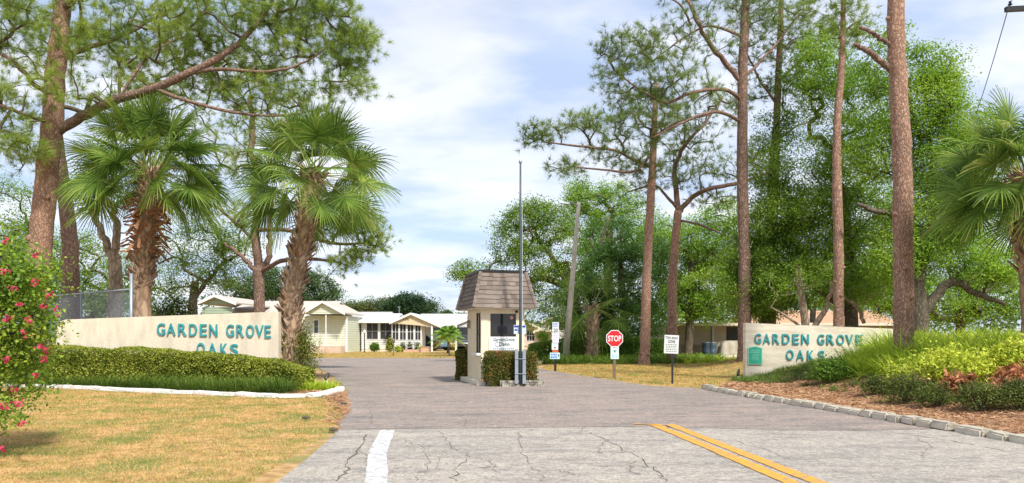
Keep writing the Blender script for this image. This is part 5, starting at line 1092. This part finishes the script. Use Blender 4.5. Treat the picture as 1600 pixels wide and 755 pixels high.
# ------------------------------------------------------------------ stones
def stone(name, x, y, z, L, Wd, H, rz, m, label, cat, group, jag=.12):
    mb = MB(); n = 4; bm = bmesh.new(); bmesh.ops.create_cube(bm, size=1)
    for v in bm.verts: v.co = Vector((v.co.x*L*(1+random.uniform(-jag, jag)), v.co.y*Wd*(1+random.uniform(-jag, jag)), v.co.z*H*(1+random.uniform(-jag, jag)*.6)))
    bmesh.ops.bevel(bm, geom=list(bm.edges), offset=min(L, Wd, H)*.18, segments=2, affect='EDGES')
    for v in bm.verts: v.co += Vector((random.gauss(0, .004), random.gauss(0, .004), random.gauss(0, .003)))
    me = bpy.data.meshes.new(name); bm.to_mesh(me); bm.free(); o = link(name, me, m); o.location = (x, y, z+H*.42); o.rotation_euler = (random.gauss(0, .03), random.gauss(0, .03), rz); tag(o, label, cat, group)
def along(pts, step0, fn):
    P = [Vector((x, y, 0)) for x, y in pts]; L, _ = smooth_line(P, [0]*len(P), 8); cs = [0]
    for i in range(len(L)-1): cs.append(cs[-1]+(L[i+1]-L[i]).length)
    s_ = 0
    while s_ < cs[-1]:
        ln = step0*random.uniform(.8, 1.2); t = s_+ln/2; i = max(j for j in range(len(cs)-1) if cs[j] <= t) if t < cs[-1] else len(cs)-2
        q = L[i].lerp(L[i+1], (t-cs[i])/max(cs[i+1]-cs[i], 1e-6)); d = L[i+1]-L[i]; fn(q, ln, math.atan2(d.y, d.x)); s_ += ln
along(STONES, .62, lambda q, ln, a: stone('edging_stone', q.x, q.y, 0, ln*.93, .26, .11, a+random.gauss(0, .08), m_whitestone, 'flat white painted stone in the edging of the left bed', 'edging stone', 'white edging stones'))
along(list(reversed(KERB)), .40, lambda q, ln, a: stone('kerb_block', q.x+.06+random.gauss(0, .02), q.y, random.uniform(-.03, .01), ln*.97, .26, .15, a+random.gauss(0, .09), m_stone, 'rough grey concrete block in the kerb row along the right bed', 'kerb block', 'kerb blocks'))
# pine cones
for k, (x, y) in enumerate([gd(521, 676), gd(168, 608), gd(537, 634), gd(523, 607), gd(478, 657)]):
    mb = MB()
    for r in range(7):
        for j in range(7):
            a_ = j*.9+r*.45; rr = .045*math.sin((r+1)/8*math.pi)+.008; zz0 = .04+.012*(r % 3)
            p_ = Vector((x+(r-3)*.022, y+math.cos(a_)*rr, .055+math.sin(a_)*rr)); d = Vector((.3, math.cos(a_), math.sin(a_))).normalized()*.022; s_ = d.cross(Vector((1, 0, 0))).normalized()*.014
            mb.quad(p_-s_, p_+s_, p_+d)
    mb.tube([(x-.07, y, .055), (x, y, .055), (x+.07, y, .055)], [.015, .035, .01], 7); tag(mb.build('pine_cone', m_crack), 'dark fallen pine cone on the lawn or road edge', 'pine cone', 'fallen pine cones')

# ------------------------------------------------------------------ houses
m_roofw = mat('white_metal_roof', (.72, .73, .74), .5, (.66, .67, .68), scale=2); m_roofg = mat('grey_shingle_roof', (.46, .45, .43), .8, (.40, .39, .38), scale=6)
m_roofb = mat('beige_roof', (.50, .45, .38), .8, (.44, .39, .33), scale=6); m_terra = mat('terracotta_roof', (.50, .30, .18), .85, (.42, .25, .15), scale=5, bump=.4)
m_lgreen = siding('pale_green_siding', (.68, .71, .55), (.64, .67, .52)); m_lblue = siding('pale_blue_siding', (.52, .60, .66), (.48, .56, .62)); m_wsid = siding('white_siding', (.76, .76, .73), (.70, .70, .68))
m_tan = mat('tan_block_wall', (.42, .35, .24), .9, (.36, .30, .21), scale=3); m_pink = mat('pinkish_wall', (.66, .50, .40), .9, (.60, .46, .37), scale=3)
# green house
g1 = empty('green_house', (-20, 66, 0), 'pale green clapboard house with beige roof and white railings behind the left wall', 'house')
y0 = 65; X = lambda px, Y=65: at(px, 0, Y).x; Z = lambda py, Y=65: at(0, py, Y).z
mb = MB(); wall(mb, X(471), X(540.5), .0, 3.15, y0, .15, [(X(491), X(497), Z(520.5), Z(500.5))]); mb.box(X(540.5)-.15, X(540.5), y0+.15, 75, 0, 3.15); mb.box(X(471), X(471)+.15, y0+.15, 68, 0, 3.15); mb.build('wall', m_lgreen, g1)
MB().box(X(471)-.02, X(540.5)+.02, y0-.03, y0-.003, 0, .75).build('foundation_skirt', mat('cream_skirt', (.72, .62, .48), .9), g1)
window(g1, X(491), X(497), Z(520.5), Z(500.5), y0, m_white, fr=.09, pane=mat('window_reflection', (.10, .16, .20), .15))
gable_roof(g1, X(484), X(540), X(510), y0-1.2, 72, Z(491), Z(473.5), m_roofb, m_white, m_lgreen, oh=.25)
ridge_roof_x(g1, X(318), X(509), 66.5, 70, 75, 3.2, 4.5, m_roofb, m_white)
MB().box(X(540.5)-.02, X(540.5)+.14, y0-.10, y0-.003, .1, 3.0).build('downpipe', m_white, g1)
MB().tube([(X(515), y0-1.3, .3), (X(515), y0-1.3, Z(493))], .05, 6).build('porch_post', m_white, g1)
rl = MB()
for x in np.arange(X(480), X(538), .22): rl.tube([(x, y0-1.3, .6), (x, y0-1.3, 1.55)], .012, 4)
rl.tube([(X(480), y0-1.3, 1.55), (X(538), y0-1.3, 1.55)], .025, 5).tube([(X(480), y0-1.3, .65), (X(538), y0-1.3, .65)], .02, 5); rl.build('railing', m_white, g1)
MB().box(X(478), X(539), y0-1.35, y0-.04, 0, .6).build('porch_deck', mat('pinkish_concrete', (.62, .48, .36), .9), g1)
st_ = MB(); [st_.box(X(508)+.0, X(515), y0-1.38-.28*(k+1), y0-1.38-.28*k, 0, .5-.16*k) for k in range(3)]; st_.build('steps', mat('pinkish_concrete', (.62, .48, .36), .9), g1)
g2m = MB(); wall(g2m, X(316, 60), X(362, 60), 0, 3.7, 60, .15); g2m.box(X(362, 60), X(470, 65), 65.9, 66.0, 0, 3.2); g2m.build('wall', siding('dull_green_siding', (.36, .45, .33), (.33, .42, .31)), g1)
gable_roof(g1, X(318, 60), X(364, 60), X(338, 60), 60, 68, Z(475, 60), Z(463.5, 60), m_roofb, m_white, MATS['dull_green_siding'], oh=.4)
# white house with screened porch
w1 = empty('white_house', (-11, 70, 0), 'white house with dark screened porch windows and a low gable marked with its number', 'house')
y0 = 70; X = lambda px, Y=70: at(px, 0, Y).x; Z = lambda py, Y=70: at(0, py, Y).z
ops = [(X(570.5), X(578.5), Z(530), Z(505)), (X(579.5), X(588), Z(530), Z(505)), (X(592), X(600), Z(530), Z(505)), (X(601), X(609), Z(530), Z(505))]
mb = MB(); wall(mb, X(562), X(612), .2, 2.62, y0+.8, .12, ops); mb.build('wall', m_wsid, w1)
for o_ in ops: window(w1, *o_, y0+.8, m_white, cols=1, rows=2, fr=.05, pane=m_screen)
gx = [(613.5, 622.5), (625, 634), (637, 646), (649, 657)]; ops = [(X(a_), X(b_), Z(531), Z(506.5)) for a_, b_ in gx]
mb = MB(); wall(mb, X(612), X(659), .2, 2.5, y0, .12, ops); mb.box(X(659)-.12, X(659), y0+.12, 73, .2, 2.5); mb.build('porch_wall', m_wsid, w1)
for o_ in ops: window(w1, *o_, y0, m_white, cols=2, rows=2, fr=.05, pane=m_screen)
MB().box(X(526, 72), X(562, 72), 71.6, 71.75, 0, 2.75).build('side_wall', m_lblue, w1); MB().box(X(526, 72), X(659), 73.2, 73.3, .2, 2.6).build('back_wall', m_screen, w1)
MB().box(X(562), X(612), y0+.82, 73, 0, .2).box(X(612), X(659), y0+.02, 73, 0, .2).build('foundation_skirt', m_cream, w1)
m_gcream = mat('warm_gable_panel', (.70, .58, .38), .8)
gable_roof(w1, X(613), X(687), X(643), y0-.3, 76, Z(505), Z(491), m_roofw, m_white, m_gcream, oh=.2, ze2=Z(511))
label_text('130', X(631), X(640), Z(501), Z(497.5), y0-.303, m_screen, w1, 'house_number', off=.01, world=True)
ridge_roof_x(w1, X(560), X(612), y0+.6, 75, 80, 2.72, 3.5, m_roofw, m_white)
ridge_roof_x(w1, X(524, 72), X(600, 74), 74, 78, 82, 2.9, 3.75, m_roofg, m_white)
for px in (675.5, 713): MB().box(X(px)-.08, X(px)+.08, y0-.4, y0-.24, 0, 2.45).build('carport_post', m_white, w1)
MB().box(X(659), X(735, 80), 79.8, 79.9, 0, 2.3).build('carport_back_wall', m_screen, w1)  # near-black wall colour stands in for the deep shade under the carport
MB().tube([(X(606), 77, 3.4), (X(606), 77, 4.4)], .03, 5).tube([(X(603), 77, 4.3), (X(609), 77, 4.3)], .015, 4).build('antenna', m_galv, w1)
for k, px in enumerate((630, 641, 652)):
    q = at(px, 0, 69.6).x; e = empty('plant_pot', (q, 69.4, .0), ['dark plant pot at the left of three under the porch windows', 'dark plant pot in the middle of three under the porch windows', 'dark plant pot at the right of three under the porch windows'][k], 'plant pot', 'plant pots by the screened porch')
    MB().lathe([(0, 0), (.16, 0), (.24, .35), (.26, .38), (.21, .38), (.0, .33)], (q, 69.4, 0), 12).build('pot', m_black, e); V, Fc = leaf_quads(np.array([q, 69.4, .6])+rng.normal(0, .13, (120, 3)), .14); link('foliage', npmesh('f', V, Fc), m_shrub, e)
# neighbour with grey roof and white gable behind the carport
n1 = empty('grey_roof_house', (-6, 82, 0), 'grey roofed house with a white gable just left of the gate booth', 'house')
X8 = lambda px: at(px, 0, 82).x; Z8 = lambda py: at(0, py, 82).z
mb = MB(); wall(mb, X8(722), X8(760), 0, Z8(510), 82, .15, [(X8(727), X8(735), Z8(535), Z8(512))]); mb.box(X8(654), X8(722), 86, 86.2, 0, Z8(506)); mb.build('wall', m_wsid, n1); window(n1, X8(727), X8(735), Z8(535), Z8(512), 82, m_white, pane=m_screen)
ridge_roof_x(n1, X8(652), X8(724), 82.5, 87, 91, Z8(509), Z8(493.5)+.25, m_roofg, m_white); gable_roof(n1, X8(706), X8(790), X8(748), 81.5, 90, Z8(511), Z8(494), m_roofw, m_white, m_wsid, oh=.2)
# houses seen to the right of the booth
h3 = empty('terracotta_house', (2.5, 78, 0), 'house with orange tiled roof and screened windows just right of the booth', 'house', 'orange roofed houses right of the booth')
mb = MB(); x0_, x1_ = at(812, 0, 78).x, at(838, 0, 78).x; zt_ = at(0, 514, 78).z; wall(mb, x0_, x1_, 0, zt_, 78, .15, [(at(823, 0, 78).x, at(835, 0, 78).x, .9, zt_-.15)]); mb.build('wall', m_pink, h3); window(h3, at(823, 0, 78).x, at(835, 0, 78).x, .9, zt_-.15, 78, m_white, cols=3, pane=m_screen)
gable_roof(h3, x0_, x1_, (x0_+x1_)/2-.1, 77.6, 86, zt_, at(0, 504, 78).z, m_terra, m_cream, m_pink, oh=.4)
h4 = empty('terracotta_house', (4.5, 68, 0), 'low pale pink house with orange eave behind the round topped tree', 'house', 'orange roofed houses right of the booth')
x0_, x1_ = at(838, 0, 68).x, at(862, 0, 68).x; zt_ = at(0, 524, 68).z; MB().box(x0_, x1_, 68, 74, 0, 1.75).build('wall', m_pink, h4); gable_roof(h4, x0_, x1_, (x0_+x1_)/2-.3, 67.6, 74, 1.75, at(0, 515, 68).z, m_terra, m_cream, m_pink, oh=.3)
h5 = empty('white_house', (8, 84, 0), 'bright white house wall glimpsed between the leaning lamp pole and the stack of signs', 'house')
x0_, x1_ = at(850, 0, 84).x, at(915, 0, 84).x; MB().box(x0_, x1_, 84, 92, 0, 2.9).build('wall', m_wsid, h5); gable_roof(h5, x0_, x1_, (x0_+x1_)/2-1, 83.8, 92, 2.9, 3.6, mat('faded_pink_roof', (.60, .42, .34), .8), m_white, m_wsid, oh=.3)
# tan building behind the right trees
t1 = empty('tan_building', (16, 55, 0), 'long shaded tan building with a dark window left of the right sign wall', 'building')
X5 = lambda px: at(px, 0, 55).x; Z5 = lambda py: at(0, py, 55).z
mb = MB(); wall(mb, X5(1040), X5(1420), 0, Z5(508), 55, .2, [(X5(1136), X5(1160), Z5(531), Z5(512))]); mb.box(X5(1040), X5(1040)+.2, 55.2, 63, 0, Z5(508)); mb.build('wall', m_tan, t1); window(t1, X5(1136), X5(1160), Z5(531), Z5(512), 55, m_black, cols=1, rows=2, pane=m_screen)
MB().box(X5(1036), X5(1424), 54.2, 64, Z5(508), Z5(508)+.12).build('roof', m_roofg, t1); MB().box(X5(1036), X5(1424), 54.14, 54.19, Z5(508)-.05, Z5(508)+.15).build('fascia', m_cream, t1)
MB().box(X5(1112), X5(1114), 54.8, 54.95, 0, Z5(509)).build('downpipe', m_galv, t1); MB().box(X5(1068), X5(1160), 52.6, 54.9, 0, .12).build('slab', m_cream, t1)
h6 = empty('terracotta_house', (26, 68, 0), 'orange roofed house glimpsed above the right sign wall', 'house', None)
x0_, x1_ = at(1180, 0, 68).x, at(1400, 0, 68).x; MB().box(x0_, x1_, 68, 76, 0, 2.3).build('wall', m_pink, h6); ridge_roof_x(h6, x0_, x1_, 68, 72, 76, 2.3, 3.7, m_terra, m_cream)
# bins, barrel and tarp by the tan building
def barrel(px, label, m):
    x = at(px, 0, 53.6).x; e = empty('blue_barrel', (x, 53.6, .12), label, 'barrel', 'barrels by the tan building'); MB().lathe([(0, 0), (.28, 0), (.30, .3), (.285, .31), (.30, .62), (.28, .9), (.0, .9)], (x, 53.6, .12), 16).build('drum', m, e, smooth=True); MB().lathe([(.29, 0), (.30, .03), (.29, .06)], (x, 53.6, .97), 16).build('rim', m_galv, e)
m_bin = mat('blue_grey_plastic', (.06, .10, .14), .5); barrel(1103, 'dark blue grey barrel at the left of the pair beside the tan building', m_bin); barrel(1113, 'dark blue grey barrel at the right of the pair beside the tan building', m_bin)
x = at(1082, 0, 53.8).x; e = empty('wooden_crate', (x, 53.8, .12), 'brown box standing against the tan building wall', 'crate'); cb_ = MB()
for k in range(5): cb_.box(x-.75, x+.75, 53.5, 54.1, .12+k*.15, .12+k*.15+.135)
cb_.build('boards', m_wood, e); MB().box(x-.78, x-.68, 53.46, 53.5, .12, .88).box(x+.68, x+.78, 53.46, 53.5, .12, .88).build('corner_battens', m_wood, e)
x = at(1142, 0, 53.8).x; tp_ = MB(); N_ = 14
for i in range(N_+1):
    for j in range(N_+1):
        u_, v_ = i/N_*2-1, j/N_*2-1; h_ = .98*(1-max(abs(u_)**6, abs(v_)**6))*(1+.05*math.sin(u_*9+v_*5)); tp_.v.append((x+u_*.9+.04*math.sin(v_*12), 53.7+v_*.55+.04*math.sin(u_*11), .12+max(0, h_)))
for i in range(N_):
    for j in range(N_): q = i*(N_+1)+j; tp_.f.append((q, q+N_+1, q+N_+2, q+1))
tag(tp_.build('covered_grill', mat('tan_tarp', (.42, .38, .30), .7, (.36, .32, .26), scale=6), smooth=True), 'bulky thing under a tan grey tarp beside the tan building', 'covered grill')

# ------------------------------------------------------------------ cars in the carport
def car(name, label, x, y, rz, m_body):
    e = empty(name, (x, y, 0), label, 'car', 'cars parked under the carports', rz=rz)
    prof = [(-2.2, .32), (-2.25, .75), (-2.1, .98), (-1.75, 1.05), (-1.15, 1.48), (.25, 1.50), (1.0, 1.05), (1.9, .92), (2.22, .72), (2.25, .35)]
    b_ = MB().prism(prof, 'y', -.85, .85).build('body', m_body, e, bevel=.06, smooth=True, world=False)
    MB().prism([(-1.62, 1.06), (-1.12, 1.41), (-.42, 1.43), (-.42, 1.06)], 'y', -.868, .868).prism([(-.34, 1.06), (-.34, 1.43), (.20, 1.43), (.82, 1.06)], 'y', -.868, .868).build('side_windows', m_glass, e, world=False)
    MB().quad((.36, -.74, 1.45), (.36, .74, 1.45), (1.0, .78, 1.10), (1.0, -.78, 1.10)).build('windscreen', m_glass, e, world=False)
    for sx in (-1.4, 1.38):
        for sy in (-1, 1):
            t_ = MB().lathe([(.2, -.11), (.32, -.11), (.34, -.06), (.34, .06), (.32, .11), (.2, .11)], n=18); t_.v = [(sx+a_, sy*.80+c_, .34+b2) for a_, b2, c_ in t_.v]; w_ = t_.build('wheel', m_black, e, world=False)
            r2 = MB().lathe([(0, .09), (.08, .10), (.21, .08), (.21, -.08), (0, -.09)], n=18); r2.v = [(sx+a_, sy*.80+c_*1.1, .34+b2) for a_, b2, c_ in r2.v]; r2.build('rim', m_galv, w_, world=False)
    for sy in (-1, 1): MB().box(2.14, 2.27, sy*.62-.16, sy*.62+.16, .62, .74).build('headlight', m_white, e, world=False)
    return e
car('parked_car', 'blue grey car half hidden under the carport beside the screened porch', -8.1, 75.6, R(-38), mat('blue_grey_car_paint', (.10, .17, .26), .25, (.11, .18, .27), spec=.6))
car('parked_car', 'dark car behind the small feathery palm by the carport', -5.4, 78.0, R(-80), mat('dark_car_paint', (.03, .035, .045), .25, (.035, .04, .05), spec=.6))

# ------------------------------------------------------------------ yard things
def feather_palm(px, Y, h, r, label):
    c = Vector((at(px, 0, Y).x, Y, 0)); e = empty('feather_palm', c, label, 'palm tree'); MB().tube([c, c+Vector((.05, 0, h*.5)), c+Vector((0, 0, h))], [.12, .09, .09], 8).build('trunk', m_oakbark, e, smooth=True)
    mg = leafmat('feather_palm_leaves', [(.10, .20, .03), (.20, .36, .05), (.36, .46, .07)], trans=.35, nscale=1); my = leafmat('yellowing_palm_leaves', [(.42, .38, .04), (.60, .50, .06)], trans=.35, nscale=1)
    for k in range(34):
        az = k*2.399; el = 1.35-1.7*(k/34); L = r*random.uniform(.9, 1.15); hd = Vector((math.cos(az), math.sin(az), 0)); d0 = hd*math.cos(el)+Vector((0, 0, math.sin(el))); pts = [c+Vector((0, 0, h))+d0*L*t-Vector((0, 0, .55*L*t*t)) for t in np.linspace(0, 1, 9)]
        V = []; Fc = []; sd_ = hd.cross(Vector((0, 0, 1)))
        for j in range(34):
            t = .12+.88*j/34; i = min(int(t*8), 7); p = pts[i].lerp(pts[i+1], t*8-i); ax = (pts[i+1]-pts[i]).normalized()
            for s_ in (-1, 1):
                dr = (sd_*s_+ax*.7-Vector((0, 0, .35))).normalized(); ll = r*.36*math.sin(math.pi*min(1, t*.9+.12)); b_ = len(V); V += [tuple(p-ax*.012), tuple(p+dr*ll*.5+ax*.02), tuple(p+dr*ll-Vector((0, 0, ll*.2))), tuple(p+dr*ll*.5-ax*.02)]; Fc.append((b_, b_+1, b_+2, b_+3))
        link('frond', npmesh('frond', V, Fc), my if el < -.05 else mg, e)
feather_palm(700, 63, 1.55, 1.6, 'small feathery palm with yellowing lower fronds on the lawn left of the booth')
def yard_lamp(px, Y, top, label, globe=True):
    c = at(px, 0, Y); z = at(0, top, Y).z; e = empty('lamp_post' if globe else 'yard_post', (c.x, Y, 0), label, 'lamp post' if globe else 'post'); MB().tube([(c.x, Y, -.05), (c.x, Y, z-.2)], .045, 8).lathe([(.09, 0), (.09, .05), (.05, .12)], (c.x, Y, 0), 10).build('post', m_black if globe else m_wood, e)
    MB().lathe([(.04, -.22), (.10, -.18), (.12, -.05), (.07, .06), (0, .1)], (c.x, Y, z), 10).build('lamp_head' if globe else 'post_cap', m_white if globe else m_wood, e, smooth=True)
yard_lamp(569.5, 66, 517, 'black lamp post with a white lantern in front of the white house'); yard_lamp(615, 56, 531, 'short dark wooden post on the far brown lawn', False); yard_lamp(702, 56.5, 540, 'short dark post at the lawn edge below the small feathery palm', False)
shrub('small_shrub', 'light green vase shaped bush under the porch windows of the white house', 585, 545, 68.5, 16, 17, m_grn, 1800, ls=.12)
shrub('small_shrub', 'thin bush between the green house and the blue siding', 544, 548, 68, 11, 20, m_shrub, 1200, ls=.12)
shrub('tall_shrub', 'dark and yellow tall shrub at the corner of the screened porch', 609, 546, 67.5, 13, 26, m_hedge, 1800, ls=.13)
shrub('yellow_shrub', 'yellow shrub low against the white porch wall', 621, 547, 68, 12, 10, m_yshrub, 1200, ls=.12); shrub('yellow_shrub', 'yellow green shrub at the planter box by the carport', 660, 547, 68.5, 12, 11, m_yshrub, 1000, ls=.12)
x = at(664, 0, 68).x; pb_ = empty('planter_box', (x, 68, 0), 'pinkish brick planter box at the corner of the carport', 'planter'); MB().box(x-.35, x+.35, 67.7, 68.5, 0, .42).box(x-1.9, x-.35, 67.9, 68.3, 0, .22).build('brick_body', mat('pink_brick', (.62, .40, .27), .9), pb_); MB().box(x-.39, x+.39, 67.66, 68.54, .42, .47).build('coping', mat('pink_brick', (.62, .40, .27), .9), pb_)
# round topped small tree and long hedge right of the booth
tp = at(848, 548, 57); e = tree('topiary_tree', 'small round topped bright green tree right of the booth', 'tree', 57, [(848, 556, .07), (848, 541, .06)], [[(848, 545, .04), (843, 536, .03)], [(848, 545, .04), (853, 536, .03)]], [(848, 529, 9, 8, 30)], 'leaf', tr_m, m_oak1, leafn=70, leafr=.22, leafs=.09, rtip=.006, shell=.5)
path_hedge('clipped_hedge', 'long clipped green hedge behind the stack of signs and lamp pole', [(1.2, 46.6, 1.0), (3.2, 46.2, 1.35), (6, 46.0, 1.4), (9, 46, 1.3)], 1.3, 16000, .09, m_grn)
